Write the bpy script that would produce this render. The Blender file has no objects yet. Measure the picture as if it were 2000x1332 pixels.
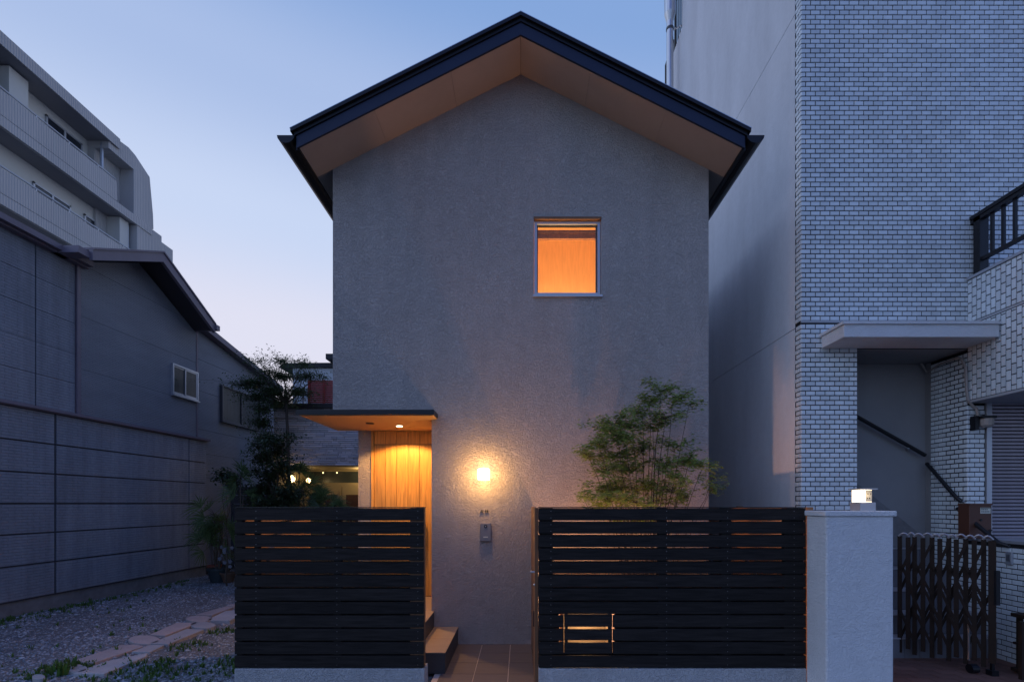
import bpy, bmesh, math, random
import numpy as np
from mathutils import Vector, Matrix
from math import radians, sin, cos, pi, sqrt, atan2
random.seed(7); rng = np.random.default_rng(7)
sc = bpy.context.scene
COL = sc.collection

# ------------------------------------------------------------------ camera
F = 944.0; CX = 1017.0; CY = 983.0; EYE = 1.5
cam_d = bpy.data.cameras.new('camera'); cam = bpy.data.objects.new('camera', cam_d); COL.objects.link(cam)
cam.location = (0, 0, EYE); cam.rotation_euler = (radians(90), 0, 0)
cam_d.sensor_width = 36; cam_d.lens = F / 2000 * 36
cam_d.shift_x = -(CX - 1000) / 2000; cam_d.shift_y = (CY - 666) / 2000
cam_d.clip_start = 0.05; cam_d.clip_end = 1000
sc.camera = cam

# ------------------------------------------------------------------ world: dusk sky, brighter towards the left horizon
W = bpy.data.worlds.new('World'); sc.world = W; W.use_nodes = True
nt = W.node_tree; nt.nodes.clear()
def wn(t, **k):
    n = nt.nodes.new(t)
    for a, b in k.items(): setattr(n, a, b)
    return n
wo = wn('ShaderNodeOutputWorld'); bg = wn('ShaderNodeBackground')
tc = wn('ShaderNodeTexCoord'); sep = wn('ShaderNodeSeparateXYZ')
nt.links.new(tc.outputs['Generated'], sep.inputs[0])
def wmath(op, a, b):
    n = wn('ShaderNodeMath', operation=op)
    for i, v in enumerate((a, b)):
        if isinstance(v, (int, float)): n.inputs[i].default_value = v
        else: nt.links.new(v, n.inputs[i])
    return n.outputs[0]
# brightness parameter: elevation plus a gentle drift away from the sunset side (left)
t = wmath('ADD', sep.outputs['Z'], wmath('MULTIPLY', sep.outputs['X'], 0.16))
t = wmath('ADD', t, wmath('MULTIPLY', wmath('SUBTRACT', 1.0, sep.outputs['Y']), 0.29))
t = wmath('ADD', wmath('MULTIPLY', t, 0.8), 0.05)
ramp = wn('ShaderNodeValToRGB'); nt.links.new(t, ramp.inputs[0])
cr = ramp.color_ramp; cr.interpolation = 'EASE'
stops = [(0.05, (.84, .76, .86)), (0.27, (.75, .755, .90)), (0.42, (.58, .68, .91)), (0.57, (.40, .52, .80)),
         (0.70, (.235, .385, .71)), (0.95, (.12, .20, .56))]
cr.elements[0].position = stops[0][0]; cr.elements[0].color = (*stops[0][1], 1)
cr.elements[1].position = stops[-1][0]; cr.elements[1].color = (*stops[-1][1], 1)
for p, c in stops[1:-1]:
    e = cr.elements.new(p); e.color = (*c, 1)
nt.links.new(ramp.outputs[0], bg.inputs[0]); bg.inputs[1].default_value = 1.0
nt.links.new(bg.outputs[0], wo.inputs[0])
sc.view_settings.view_transform = 'Standard'; sc.view_settings.look = 'None'
sc.view_settings.exposure = 0; sc.view_settings.gamma = 1; sc.view_settings.use_curve_mapping = False

# faint afterglow from the left, very soft
sd = bpy.data.lights.new('afterglow', 'SUN'); sd.energy = 0.42; sd.angle = radians(60); sd.color = (.66, .76, 1.0)
so = bpy.data.objects.new('afterglow', sd); COL.objects.link(so)
so.rotation_euler = Vector((-0.85, -0.15, 0.75)).to_track_quat('Z', 'Y').to_euler()

# ------------------------------------------------------------------ materials
MATS = {}
def mat(name, col, rough=.7, metal=0.0, spec=.5, bumps=(), var=None, island=0.0, objvar=0.0, emit=None, alpha=None, grain=None, streak=None):
    """bumps: list of (kind, scale, dist, stretch) ; var: (scale, amount, stretch) ; grain: wood grain (axis stretch vector, amount)"""
    m = bpy.data.materials.new(name); m.use_nodes = True; n = m.node_tree.nodes; l = m.node_tree.links
    b = n['Principled BSDF']
    b.inputs['Roughness'].default_value = rough; b.inputs['Metallic'].default_value = metal
    b.inputs['Specular IOR Level'].default_value = spec
    tcn = n.new('ShaderNodeTexCoord')
    def mapped(stretch):
        mp = n.new('ShaderNodeMapping'); mp.inputs['Scale'].default_value = stretch
        l.new(tcn.outputs['Object'], mp.inputs[0]); return mp.outputs[0]
    rgb = n.new('ShaderNodeRGB'); rgb.outputs[0].default_value = (*col, 1); c = rgb.outputs[0]
    def hsv(val_socket, c):
        h = n.new('ShaderNodeHueSaturation'); l.new(val_socket, h.inputs['Value']); l.new(c, h.inputs['Color']); return h.outputs[0]
    def rng_map(s, lo, hi, a=.3, bb=.7):
        r = n.new('ShaderNodeMapRange'); r.inputs[1].default_value = a; r.inputs[2].default_value = bb
        r.inputs[3].default_value = lo; r.inputs[4].default_value = hi; l.new(s, r.inputs[0]); return r.outputs[0]
    for v in (var if isinstance(var, list) else [var] if var else []):
        sca, amt, st = v
        t = n.new('ShaderNodeTexNoise'); t.inputs['Scale'].default_value = sca; t.inputs['Detail'].default_value = 5; t.inputs['Roughness'].default_value = .6
        l.new(mapped(st), t.inputs[0]); c = hsv(rng_map(t.outputs[0], 1 - amt, 1 + amt), c)
    if grain:
        st, amt = grain
        t = n.new('ShaderNodeTexNoise'); t.inputs['Scale'].default_value = 6; t.inputs['Detail'].default_value = 8; t.inputs['Distortion'].default_value = .6
        mp = mapped(st)
        if objvar:
            oi = n.new('ShaderNodeObjectInfo'); va = n.new('ShaderNodeVectorMath'); va.operation = 'ADD'
            cx = n.new('ShaderNodeCombineXYZ'); mm = n.new('ShaderNodeMath'); mm.operation = 'MULTIPLY'; mm.inputs[1].default_value = 37
            l.new(oi.outputs['Random'], mm.inputs[0]); l.new(mm.outputs[0], cx.inputs[0]); l.new(mm.outputs[0], cx.inputs[2])
            l.new(mp, va.inputs[0]); l.new(cx.outputs[0], va.inputs[1]); mp = va.outputs[0]
        l.new(mp, t.inputs[0]); c = hsv(rng_map(t.outputs[0], 1 - amt, 1 + amt), c)
    if island:
        g = n.new('ShaderNodeNewGeometry'); c = hsv(rng_map(g.outputs['Random Per Island'], 1 - island, 1 + island, 0, 1), c)
    if objvar:
        oi = n.new('ShaderNodeObjectInfo'); c = hsv(rng_map(oi.outputs['Random'], 1 - objvar, 1 + objvar, 0, 1), c)
    l.new(c, b.inputs['Base Color'])
    prev = None
    for kind, sca, dist, st in bumps:
        if kind == 'noise':
            t = n.new('ShaderNodeTexNoise'); t.inputs['Scale'].default_value = sca; t.inputs['Detail'].default_value = 4; o = t.outputs[0]; l.new(mapped(st), t.inputs[0])
        elif kind == 'worm':
            t = n.new('ShaderNodeTexNoise'); t.inputs['Scale'].default_value = sca; t.inputs['Detail'].default_value = 2.5
            t.inputs['Distortion'].default_value = 1.6; l.new(mapped(st), t.inputs[0])
            mr = n.new('ShaderNodeMapRange'); mr.inputs[1].default_value = .38; mr.inputs[2].default_value = .60; mr.interpolation_type = 'SMOOTHSTEP'
            l.new(t.outputs[0], mr.inputs[0]); o = mr.outputs[0]
        elif kind == 'voro':
            t = n.new('ShaderNodeTexVoronoi'); t.inputs['Scale'].default_value = sca; o = t.outputs['Distance']; l.new(mapped(st), t.inputs[0])
        elif kind == 'brick':   # st = (row height, brick width) on the local y-z plane
            sp = n.new('ShaderNodeSeparateXYZ'); l.new(tcn.outputs['Object'], sp.inputs[0])
            cb = n.new('ShaderNodeCombineXYZ'); l.new(sp.outputs[1], cb.inputs[0]); l.new(sp.outputs[2], cb.inputs[1])
            t = n.new('ShaderNodeTexBrick'); t.inputs['Scale'].default_value = 1; t.inputs['Row Height'].default_value = st[0]; t.inputs['Brick Width'].default_value = st[1]
            t.inputs['Mortar Size'].default_value = st[0] * .16; t.inputs['Mortar Smooth'].default_value = .6
            t.inputs['Color1'].default_value = (1, 1, 1, 1); t.inputs['Color2'].default_value = (.55, .55, .55, 1); t.inputs['Mortar'].default_value = (0, 0, 0, 1)
            l.new(cb.outputs[0], t.inputs[0]); o = t.outputs['Color']
        elif kind == 'wave':
            t = n.new('ShaderNodeTexWave'); t.bands_direction = st[0]; t.inputs['Scale'].default_value = sca; o = t.outputs[1]; l.new(tcn.outputs['Object'], t.inputs[0])
        bp = n.new('ShaderNodeBump'); bp.inputs['Distance'].default_value = dist; bp.inputs['Strength'].default_value = 1
        l.new(o, bp.inputs['Height'])
        if prev: l.new(prev, bp.inputs['Normal'])
        prev = bp.outputs[0]
    if prev: l.new(prev, b.inputs['Normal'])
    if emit:
        b.inputs['Emission Color'].default_value = (*emit[0], 1); b.inputs['Emission Strength'].default_value = emit[1]
    MATS[name] = m; return m
I3 = (1, 1, 1)
mat('stucco', (.445, .405, .38), .9, bumps=[('worm', 36, .0062, (1, 1, 1.3)), ('noise', 150, .0012, I3)], var=[(1.2, .09, (1, 1, .5)), (2.2, .06, (2.5, 1, .22)), (9, .06, I3)])
mat('stucco_base', (.42, .43, .44), .9, bumps=[('worm', 34, .006, I3)], var=(6, .08, I3))
mat('stucco_white', (.70, .72, .74), .85, bumps=[('worm', 42, .0028, I3), ('noise', 120, .001, I3)], var=[(1.2, .06, (1, 1, .3)), (8, .04, I3)])
mat('plaster_neighbour', (.74, .765, .80), .9, bumps=[('noise', 60, .003, I3)], var=[(.6, .10, (1, 1, .35)), (3, .06, (1, 1, .25)), (14, .03, I3)])
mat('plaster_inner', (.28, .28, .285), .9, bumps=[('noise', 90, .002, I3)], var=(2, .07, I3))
mat('navy_metal', (.017, .024, .050), .45, .3, bumps=[], var=(2, .1, I3))
mat('black_metal', (.011, .012, .016), .4, .3)
mat('edge_metal', (.55, .60, .65), .35, .8)
mat('soffit', (.50, .40, .325), .75, var=(3, .06, I3))
mat('soffit_grey', (.22, .22, .22), .8)
mat('canopy_soffit', (.56, .36, .19), .7, var=(3, .05, I3))
mat('alu', (.50, .52, .56), .4, .6)
mat('dark_alu', (.09, .09, .10), .45, .5)
mat('steel', (.52, .53, .55), .28, .9, var=(5, .15, (1, 1, .2)))
mat('door_wood', (.60, .31, .075), .55, grain=((9, 9, .55), .28), objvar=.10, bumps=[('noise', 30, .0008, (6, 6, .3))])
mat('room_wood', (.78, .50, .23), .7, grain=((9, 1.5, .8), .10))
mat('slat_wood', (.0185, .0160, .0150), .75, spec=.22, grain=((.7, 6, 9), .45), objvar=.22, bumps=[('noise', 24, .0015, (.25, 3, 5))])
mat('slat_brown', (.20, .10, .05), .7, grain=((6, 6, .7), .25))
mat('side_boards', (.30, .16, .08), .7, grain=((6, .7, 6), .25), objvar=.1)
mat('screw', (.30, .30, .32), .4, .8)
mat('red_wood', (.42, .06, .045), .6, grain=((.7, 6, 6), .2))
mat('floor_tile', (.150, .128, .120), .55, bumps=[('noise', 40, .0008, (1, 4, 1))], var=(9, .12, (.4, 3, 1)), objvar=.05)
mat('grout_light', (.62, .56, .50), .9)
mat('step_top', (.36, .27, .19), .6, var=(7, .06, (.4, 3, 1)))
mat('step_side', (.045, .047, .055), .5)
mat('white_tile', (.70, .76, .79), .22, spec=.5, objvar=.11, island=0, var=[(1.2, .08, (1, 1, .35)), (7, .05, (2, 1, .3))])
mat('white_tile_mass', (.70, .76, .79), .22, spec=.5, island=.11, var=[(1.2, .08, (1, 1, .35)), (7, .05, (2, 1, .3))])
mat('grout_dark', (.012, .012, .014), .9)
mat('tile_backing_far', (.40, .42, .45), .5)
mat('grey_tile', (.15, .15, .165), .6, var=(4, .12, I3), objvar=.08)
mat('tread_tile', (.33, .32, .33), .6, var=(4, .12, I3))
mat('paver', (.17, .085, .062), .8, bumps=[('noise', 50, .002, I3)], objvar=.22, var=(5, .15, I3))
mat('siding', (.27, .285, .325), .75, bumps=[('brick', 1, .011, (.040, .16))], var=[(.5, .16, (1, 1, .6)), (3, .14, (1, 2.6, .3)), (20, .08, I3)], objvar=.045)
mat('siding_smooth', (.255, .265, .295), .7, bumps=[('brick', 1, .006, (.030, .12))], var=[(.5, .12, I3), (3, .08, (1, .4, 2))], objvar=.03)
mat('seam', (.055, .055, .065), .9)
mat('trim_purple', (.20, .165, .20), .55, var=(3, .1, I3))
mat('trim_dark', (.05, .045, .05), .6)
mat('concrete', (.20, .20, .205), .92, bumps=[('noise', 30, .006, I3)], var=[(2, .2, I3), (14, .12, I3)])
mat('glass_dark', (.03, .035, .045), .08, spec=.6)
mat('glass_frost', (.035, .045, .05), .3, spec=.35, var=(2, .3, (1, 6, 1)))
mat('apt_ribbed', (.50, .48, .46), .7, bumps=[('wave', 3.2, .02, ('Y',))], var=(.4, .08, (1, 1, .2)))
mat('apt_wall', (.68, .66, .60), .85, var=(.4, .05, I3))
mat('apt_slab', (.30, .29, .30), .85, var=(.3, .1, I3))
mat('stone_pale', (.72, .65, .65), .85, bumps=[('noise', 30, .006, I3)], island=.24)
mat('stone_gap', (.16, .145, .15), .9)
mat('gravel', (.28, .31, .335), .9, island=.5)
mat('dirt', (.18, .185, .185), .95, bumps=[('noise', 60, .012, I3), ('voro', 45, .012, I3)], var=[(1.5, .28, I3), (40, .35, I3)])
mat('slab_grey', (.36, .36, .37), .85, bumps=[('noise', 60, .003, I3)], var=[(5, .10, I3), (60, .10, I3)], objvar=.1)
mat('slab_pink', (.40, .345, .33), .85, bumps=[('noise', 60, .003, I3)], var=[(5, .10, I3), (60, .10, I3)], objvar=.1)
mat('grass', (.085, .17, .035), .7, island=.4)
mat('asphalt', (.05, .05, .052), .9, bumps=[('noise', 90, .004, I3)], var=(1, .15, I3))
mat('soil', (.05, .04, .03), .95, bumps=[('noise', 30, .02, I3)])
mat('maple_leaf', (.23, .31, .065), .55, island=.35)
mat('dark_leaf', (.055, .085, .035), .5, island=.45)
mat('tree_leaf', (.075, .12, .045), .6, island=.4)
mat('palm_leaf', (.11, .175, .06), .45, island=.35)
mat('bark', (.10, .075, .055), .85, bumps=[('noise', 40, .004, (1, 1, .3))])
mat('pot_red', (.25, .07, .045), .7); mat('pot_dark', (.03, .045, .05), .6); mat('pot_brown', (.14, .08, .05), .8)
mat('white_petal', (.22, .22, .25), .6)
mat('gate_bronze', (.030, .019, .014), .65, .0, spec=.2)
mat('gate_cap', (.42, .38, .37), .35, .7)
mat('box_brown', (.11, .045, .028), .5, .2)
mat('label_white', (.62, .62, .52), .6); mat('ink', (.02, .02, .02), .6)
mat('shutter', (.42, .38, .42), .4, .5, var=(2, .12, (3, 1, 6)))
mat('conduit', (.34, .31, .29), .5)
mat('rail_black', (.018, .019, .023), .45, .3)
mat('intercom_body', (.20, .20, .22), .4, .4)
mat('lamp_white', (1, 1, 1), .5, emit=((1.0, .58, .22), 20))
mat('lamp_down', (1, 1, 1), .5, emit=((1.0, .72, .42), 14))
mat('lamp_globe', (1, 1, 1), .5, emit=((1.0, .68, .28), 16))
mat('lamp_pillar', (1, 1, 1), .5, emit=((1.0, .78, .48), 2.6))
mat('lamp_small', (1, 1, 1), .5, emit=((1.0, .72, .35), 3))
mat('lamp_room', (1, 1, 1), .5, emit=((1.0, .62, .30), 20))
mat('neigh_frame', (.10, .08, .06), .5); mat('neigh_wall', (.30, .25, .16), .7); mat('neigh_door', (.05, .022, .016), .45, grain=((8, 8, .7), .2))
mat('roof_tile_dark', (.03, .032, .036), .7); mat('white_wall_far', (.62, .66, .70), .8)
def glass(name, tint=(1, 1, 1), refl=.12):
    m = bpy.data.materials.new(name); m.use_nodes = True; n = m.node_tree.nodes; l = m.node_tree.links; n.clear()
    o = n.new('ShaderNodeOutputMaterial'); mx = n.new('ShaderNodeMixShader'); tr = n.new('ShaderNodeBsdfTransparent'); gl = n.new('ShaderNodeBsdfGlossy')
    tr.inputs[0].default_value = (*tint, 1); gl.inputs['Roughness'].default_value = .03
    fr = n.new('ShaderNodeFresnel'); fr.inputs[0].default_value = 1.5
    l.new(fr.outputs[0], mx.inputs[0]); l.new(tr.outputs[0], mx.inputs[1]); l.new(gl.outputs[0], mx.inputs[2]); l.new(mx.outputs[0], o.inputs[0]); MATS[name] = m
glass('pane_clear', (.93, .95, .95))
def leafy(name):   # let some light through the leaves
    m = MATS[name]; n = m.node_tree.nodes; l = m.node_tree.links; b = n['Principled BSDF']; o = n['Material Output']
    tl = n.new('ShaderNodeBsdfTranslucent'); mx = n.new('ShaderNodeMixShader'); mx.inputs[0].default_value = .35
    l.new(b.inputs['Base Color'].links[0].from_socket, tl.inputs[0]); l.new(b.outputs[0], mx.inputs[1]); l.new(tl.outputs[0], mx.inputs[2]); l.new(mx.outputs[0], o.inputs[0])
for q in ('maple_leaf', 'dark_leaf', 'tree_leaf', 'palm_leaf', 'grass'): leafy(q)

# ------------------------------------------------------------------ object helpers
WLOC = {}
def tag(o, label=None, cat=None, group=None, kind=None):
    if label: o['label'] = label
    if cat: o['category'] = cat
    if group: o['group'] = group
    if kind: o['kind'] = kind
    return o
def thing(name, label, cat, loc=(0, 0, 0), rz=0, group=None):
    o = bpy.data.objects.new(name, None); o.empty_display_size = .2; COL.objects.link(o)
    o.location = loc; o.rotation_euler = (0, 0, rz); WLOC[o.name] = Vector(loc)
    return tag(o, label, cat, group)
class MB:
    """collects geometry in world coordinates (or the parent's, with local=True)"""
    def __init__(s): s.v = []; s.f = []
    def add(s, vs, fs):
        n = len(s.v); s.v += [tuple(v) for v in vs]; s.f += [tuple(n + i for i in f) for f in fs]; return s
    def box(s, x0, x1, y0, y1, z0, z1):
        v = [(x, y, z) for x in (x0, x1) for y in (y0, y1) for z in (z0, z1)]
        return s.add(v, [(0, 1, 3, 2), (4, 6, 7, 5), (0, 4, 5, 1), (2, 3, 7, 6), (0, 2, 6, 4), (1, 5, 7, 3)])
    def prism(s, poly, axis, a, b):
        """poly of 2D points extruded along axis: 'y' -> (x,z); 'x' -> (y,z); 'z' -> (x,y)"""
        def P(p, t): return {'y': (p[0], t, p[1]), 'x': (t, p[0], p[1]), 'z': (p[0], p[1], t)}[axis]
        n = len(poly); v = [P(p, a) for p in poly] + [P(p, b) for p in poly]
        f = [tuple(range(n)), tuple(range(2 * n - 1, n - 1, -1))] + [(i, i + n, (i + 1) % n + n, (i + 1) % n) for i in range(n)]
        return s.add(v, f)
    def tube(s, pts, r, n=8, r2=None):
        pts = [Vector(p) for p in pts]; k = len(pts); rings = []
        up = Vector((0, 0, 1))
        for i, p in enumerate(pts):
            d = (pts[min(i + 1, k - 1)] - pts[max(i - 1, 0)]).normalized()
            a = d.cross(up)
            if a.length < .05: a = d.cross(Vector((1, 0, 0)))
            a.normalize(); b = d.cross(a)
            rr = r if r2 is None else r + (r2 - r) * i / (k - 1)
            rings.append([p + (a * cos(2 * pi * j / n) + b * sin(2 * pi * j / n)) * rr for j in range(n)])
        v = [q for ring in rings for q in ring]; f = []
        for i in range(k - 1):
            for j in range(n): f.append((i * n + j, i * n + (j + 1) % n, (i + 1) * n + (j + 1) % n, (i + 1) * n + j))
        f += [tuple(range(n - 1, -1, -1)), tuple((k - 1) * n + j for j in range(n))]
        return s.add(v, f)
    def lathe(s, c, prof, n=16):
        v = []; f = []
        for r, z in prof:
            for j in range(n): v.append((c[0] + r * cos(2 * pi * j / n), c[1] + r * sin(2 * pi * j / n), c[2] + z))
        for i in range(len(prof) - 1):
            for j in range(n): f.append((i * n + j, i * n + (j + 1) % n, (i + 1) * n + (j + 1) % n, (i + 1) * n + j))
        f += [tuple(range(n)), tuple((len(prof) - 1) * n + j for j in range(n))]
        return s.add(v, f)
    def sphere(s, c, r, n=12, m=8):
        return s.lathe(c, [(max(r * sin(pi * i / m), 1e-4), -r * cos(pi * i / m)) for i in range(m + 1)], n)
    def bar(s, p, q, w, h=None, up=(0, 0, 1)):
        """box-section bar between two points"""
        h = h or w; p = Vector(p); q = Vector(q); d = (q - p).normalized(); a = d.cross(Vector(up))
        if a.length < .05: a = d.cross(Vector((0, 1, 0)))
        a.normalize(); b = a.cross(d)
        v = [c + a * sx * w / 2 + b * sz * h / 2 for c in (p, q) for sx, sz in ((-1, -1), (1, -1), (1, 1), (-1, 1))]
        return s.add(v, [(3, 2, 1, 0), (4, 5, 6, 7), (0, 1, 5, 4), (1, 2, 6, 5), (2, 3, 7, 6), (3, 0, 4, 7)])
    def build(s, name, m, parent=None, local=False, bevel=0, smooth=False, recalc=True):
        me = bpy.data.meshes.new(name); off = Vector((0, 0, 0))
        if parent is not None and not local: off = WLOC[parent.name]
        me.from_pydata([(a - off[0], b - off[1], c - off[2]) for a, b, c in s.v], [], s.f)
        if recalc:
            bm = bmesh.new(); bm.from_mesh(me); bmesh.ops.recalc_face_normals(bm, faces=bm.faces); bm.to_mesh(me); bm.free()
        if smooth: me.shade_smooth()
        me.materials.append(MATS[m]); o = bpy.data.objects.new(name, me); COL.objects.link(o)
        if parent is not None: o.parent = parent
        WLOC[o.name] = Vector(off)
        if bevel:
            b = o.modifiers.new('bevel', 'BEVEL'); b.width = bevel; b.segments = 2; b.limit_method = 'ANGLE'
        return o
def inst(src_mesh, name, loc, parent, rot=None):
    o = bpy.data.objects.new(name, src_mesh); COL.objects.link(o); o.parent = parent
    o.location = Vector(loc) - (WLOC[parent.name] if parent else Vector((0, 0, 0)))
    if rot: o.rotation_euler = rot
    return o
def P(px, py, Y): return Vector(((px - CX) * Y / F, Y, EYE + (CY - py) * Y / F))
def clip(poly, a, b, c):
    """keep the part of a 2D polygon where a*x+b*y<=c"""
    out = []
    for i in range(len(poly)):
        p, q = poly[i], poly[(i + 1) % len(poly)]
        dp = a * p[0] + b * p[1] - c; dq = a * q[0] + b * q[1] - c
        if dp <= 0: out.append(p)
        if dp * dq < 0: t = dp / (dp - dq); out.append((p[0] + (q[0] - p[0]) * t, p[1] + (q[1] - p[1]) * t))
    return out
def rect(a, b, c, d): return [(a, c), (b, c), (b, d), (a, d)]

# ================================================================== SETTING
g = MB(); g.add([(-300, -300, -.03), (300, -300, -.03), (300, 500, -.03), (-300, 500, -.03)], [(0, 1, 2, 3)])
tag(g.build('ground', 'dirt', recalc=False), kind='structure')
g = MB(); g.add([(-60, -9, -.012), (60, -9, -.012), (60, 3.3, -.012), (-60, 3.3, -.012)], [(0, 1, 2, 3)])
tag(g.build('road', 'asphalt', recalc=False), kind='structure')
# gravel yard bed with a gently uneven surface
nx, ny = 60, 90; v = []; f = []
def gz(x, y): return .012 * sin(x * 2.1 + y * .7) + .010 * sin(y * 1.9 - x * 1.3) + .006 * sin(5 * x + 3 * y) - .012
for j in range(ny):
    for i in range(nx):
        x = -7.2 + 5.2 * i / (nx - 1) if i < nx else 0; y = 3.32 + 9.5 * (j / (ny - 1)); v.append((x, y, gz(x, y)))
for j in range(ny - 1):
    for i in range(nx - 1): a = j * nx + i; f.append((a, a + 1, a + nx + 1, a + nx))
g = MB(); g.add(v, f); tag(g.build('gravel_yard', 'dirt', smooth=True), kind='structure')
# pebbles
n = 60000
px = rng.uniform(-6.75, -2.25, n); py = 3.4 + (rng.random(n) ** 1.7) * 7.6
dens = .5 + .5 * np.sin(px * 2.3 + 1.1 * np.sin(py * 1.7)) * np.cos(py * 1.9 + px)
far = np.abs((px + 4.6) - (py - 6.2) * -.35)
keep = rng.random(n) < np.clip(.45 + .5 * dens, .12, 1)
px, py = px[keep], py[keep]; n = len(px)
sz = rng.lognormal(math.log(.0088), .40, n).clip(.005, .026)
base = np.array([(1, 0, 0), (0, 1, 0), (-1, 0, 0), (0, -1, 0), (0, 0, 1), (0, 0, -1)], float)
tri = np.array([(0, 1, 4), (1, 2, 4), (2, 3, 4), (3, 0, 4), (1, 0, 5), (2, 1, 5), (3, 2, 5), (0, 3, 5)])
V = base[None] * (1 + rng.uniform(-.35, .35, (n, 6, 1))) * sz[:, None, None] * np.array([1.2, .9, .62])
an = rng.uniform(0, 2 * pi, n); ca, sa = np.cos(an)[:, None], np.sin(an)[:, None]
X = V[:, :, 0] * ca - V[:, :, 1] * sa; Y = V[:, :, 0] * sa + V[:, :, 1] * ca
zz = np.array([gz(a, b) for a, b in zip(px, py)])
V = np.stack([X + px[:, None], Y + py[:, None], V[:, :, 2] + zz[:, None] + sz[:, None] * .25], -1).reshape(-1, 3)
Fc = (tri[None] + (np.arange(n) * 6)[:, None, None]).reshape(-1, 3)
me = bpy.data.meshes.new('gravel'); me.from_pydata(V.tolist(), [], Fc.tolist()); me.materials.append(MATS['gravel'])
o = bpy.data.objects.new('gravel', me); COL.objects.link(o); tag(o, 'loose grey gravel strewn over the yard left of the slatted fence', 'gravel', kind='stuff')

# stepping-stone path
path = bpy.data.objects.new('path', None); COL.objects.link(path); WLOC['path'] = Vector((0, 0, 0)); tag(path, kind='structure')
def gpt(cx, cy):
    py_ = cy / 1.982 + 660; px_ = cx / 1.982; Y = F * EYE / (py_ - CY); return ((px_ - CX) * Y / F, Y)
def ell(cx, cy, rx, ry, n=14): return [(cx + rx * cos(2 * pi * i / n), cy + ry * sin(2 * pi * i / n)) for i in range(n)]
stones = [
 ([(283, 1262), (470, 1200), (535, 1197), (557, 1205), (410, 1255), (365, 1270), (330, 1270)], 'slab_pink'), (ell(558, 1179, 62, 18), 'slab_pink'),
 ([(577, 1160), (685, 1111), (770, 1111), (640, 1163)], 'slab_pink'), (ell(771, 1096, 53, 12), 'slab_pink'),
 ([(757, 1080), (870, 1048), (905, 1050), (820, 1082)], 'slab_pink'), ([(872, 1045), (950, 1024), (985, 1026), (907, 1046)], 'slab_pink'),
 (ell(296, 1292, 44, 16), 'slab_grey'), (ell(214, 1303, 22, 9), 'slab_grey'), (ell(150, 1325, 26, 10), 'slab_grey'),
 ([(280, 1313), (420, 1262), (575, 1231), (567, 1245), (402, 1315)], 'slab_grey'), ([(508, 1227), (580, 1199), (637, 1200), (580, 1229)], 'slab_grey'),
 ([(578, 1195), (722, 1136), (792, 1138), (652, 1197)], 'slab_grey'), (ell(786, 1121, 50, 13), 'slab_grey'),
 ([(797, 1103), (872, 1065), (912, 1062), (965, 1064), (890, 1104)], 'slab_grey'), ([(905, 1058), (985, 1030), (1050, 1030), (985, 1060)], 'slab_grey')]
for pts, m in stones:
    w = [gpt(*p) for p in pts]; cx = sum(a for a, b in w) / len(w); cy = sum(b for a, b in w) / len(w); w = [(cx + (a - cx) * .985, cy + (b - cy) * .985) for a, b in w]
    b = MB(); b.prism([(a, c) for a, c in w], 'z', -.02, .036); b.build('stepping_stone', m, path, bevel=.005)

# entry floor: tiles with recessed joints
ef = MB().box(-.76, 2.3, 3.3, 5.16, -.03, -.006).build('entry_floor', 'grout_light'); tag(ef, kind='structure'); WLOC[ef.name] = Vector((0, 0, 0))
tm = MB().box(-.1465, .1465, -.1465, .1465, -.006, 0).build('tile', 'floor_tile').data
bpy.data.objects.remove(bpy.data.objects['tile'])
for i in range(-1, 3):
    for j in range(7):
        x = -.26 - .3 + .3 * i if False else -.56 + .3 * (i + 1) - .0; y = 5.01 - .3 * j
        if x < .2: inst(tm, 'tile', (x, y, 0), ef)
MB().box(.19, 2.25, 3.82, 5.155, -.004, .02).build('garden_soil', 'soil', ef)
# forecourt pavers in front of the neighbour stairs
pf = MB().box(2.78, 6.5, 3.3, 5.0, -.03, -.006).build('forecourt', 'grout_dark'); tag(pf, kind='structure'); WLOC[pf.name] = Vector((0, 0, 0))
pm = MB().box(-.097, .097, -.047, .047, -.006, .004).build('paver', 'paver').data; bpy.data.objects.remove(bpy.data.objects['paver'])
for j in range(14):
    for i in range(13):
        inst(pm, 'paver', (2.9 + .2 * i + (.1 if j % 2 else 0), 3.4 + .1 * j, 0), pf)

# ================================================================== THE GABLED HOUSE
H = thing('gabled_house', 'narrow grey stucco house with a gabled roof and one small glowing upstairs window', 'house', (0, 5.16, 0))
YW = 5.16; SL = .505; ZR = 6.08; XH = 2.006
def rz_(x): return ZR - SL * abs(x)
def ghouse_col(m, x0, x1, z0, z1=None):
    if z1 is not None: m.box(x0, x1, YW, YW + .16, z0, z1); return
    xs = [x0] + ([0] if x0 < 0 < x1 else []) + [x1]
    m.prism([(x0, z0), (x1, z0)] + [(x, rz_(x) - .001) for x in reversed(xs)], 'y', YW, YW + .16)
w = MB()
ghouse_col(w, -XH, -.951, 2.42); ghouse_col(w, -.951, .142, 0); ghouse_col(w, .142, .858, 0, 3.715); ghouse_col(w, .142, .858, 4.556); ghouse_col(w, .858, XH, 0)
# merge coplanar pieces cleanly: side, back and porch walls
w.box(-XH, -XH + .16, YW + .16, 12.0, 2.42, rz_(XH)); w.box(-XH, -XH + .16, 6.12, 12.0, 0, 2.42)
w.box(XH - .16, XH, YW + .16, 12.0, 0, rz_(XH)); w.box(-.951, -.80, YW + .16, 6.12, 0, 2.42)
w.box(-XH, -1.845, 5.97, 6.12, .0, 2.42)
w.prism([(-XH, 0), (XH, 0), (XH, rz_(XH)), (0, rz_(0)), (-XH, rz_(XH))], 'y', 12.0, 12.16)
wall = w.build('wall', 'stucco', H)
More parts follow.
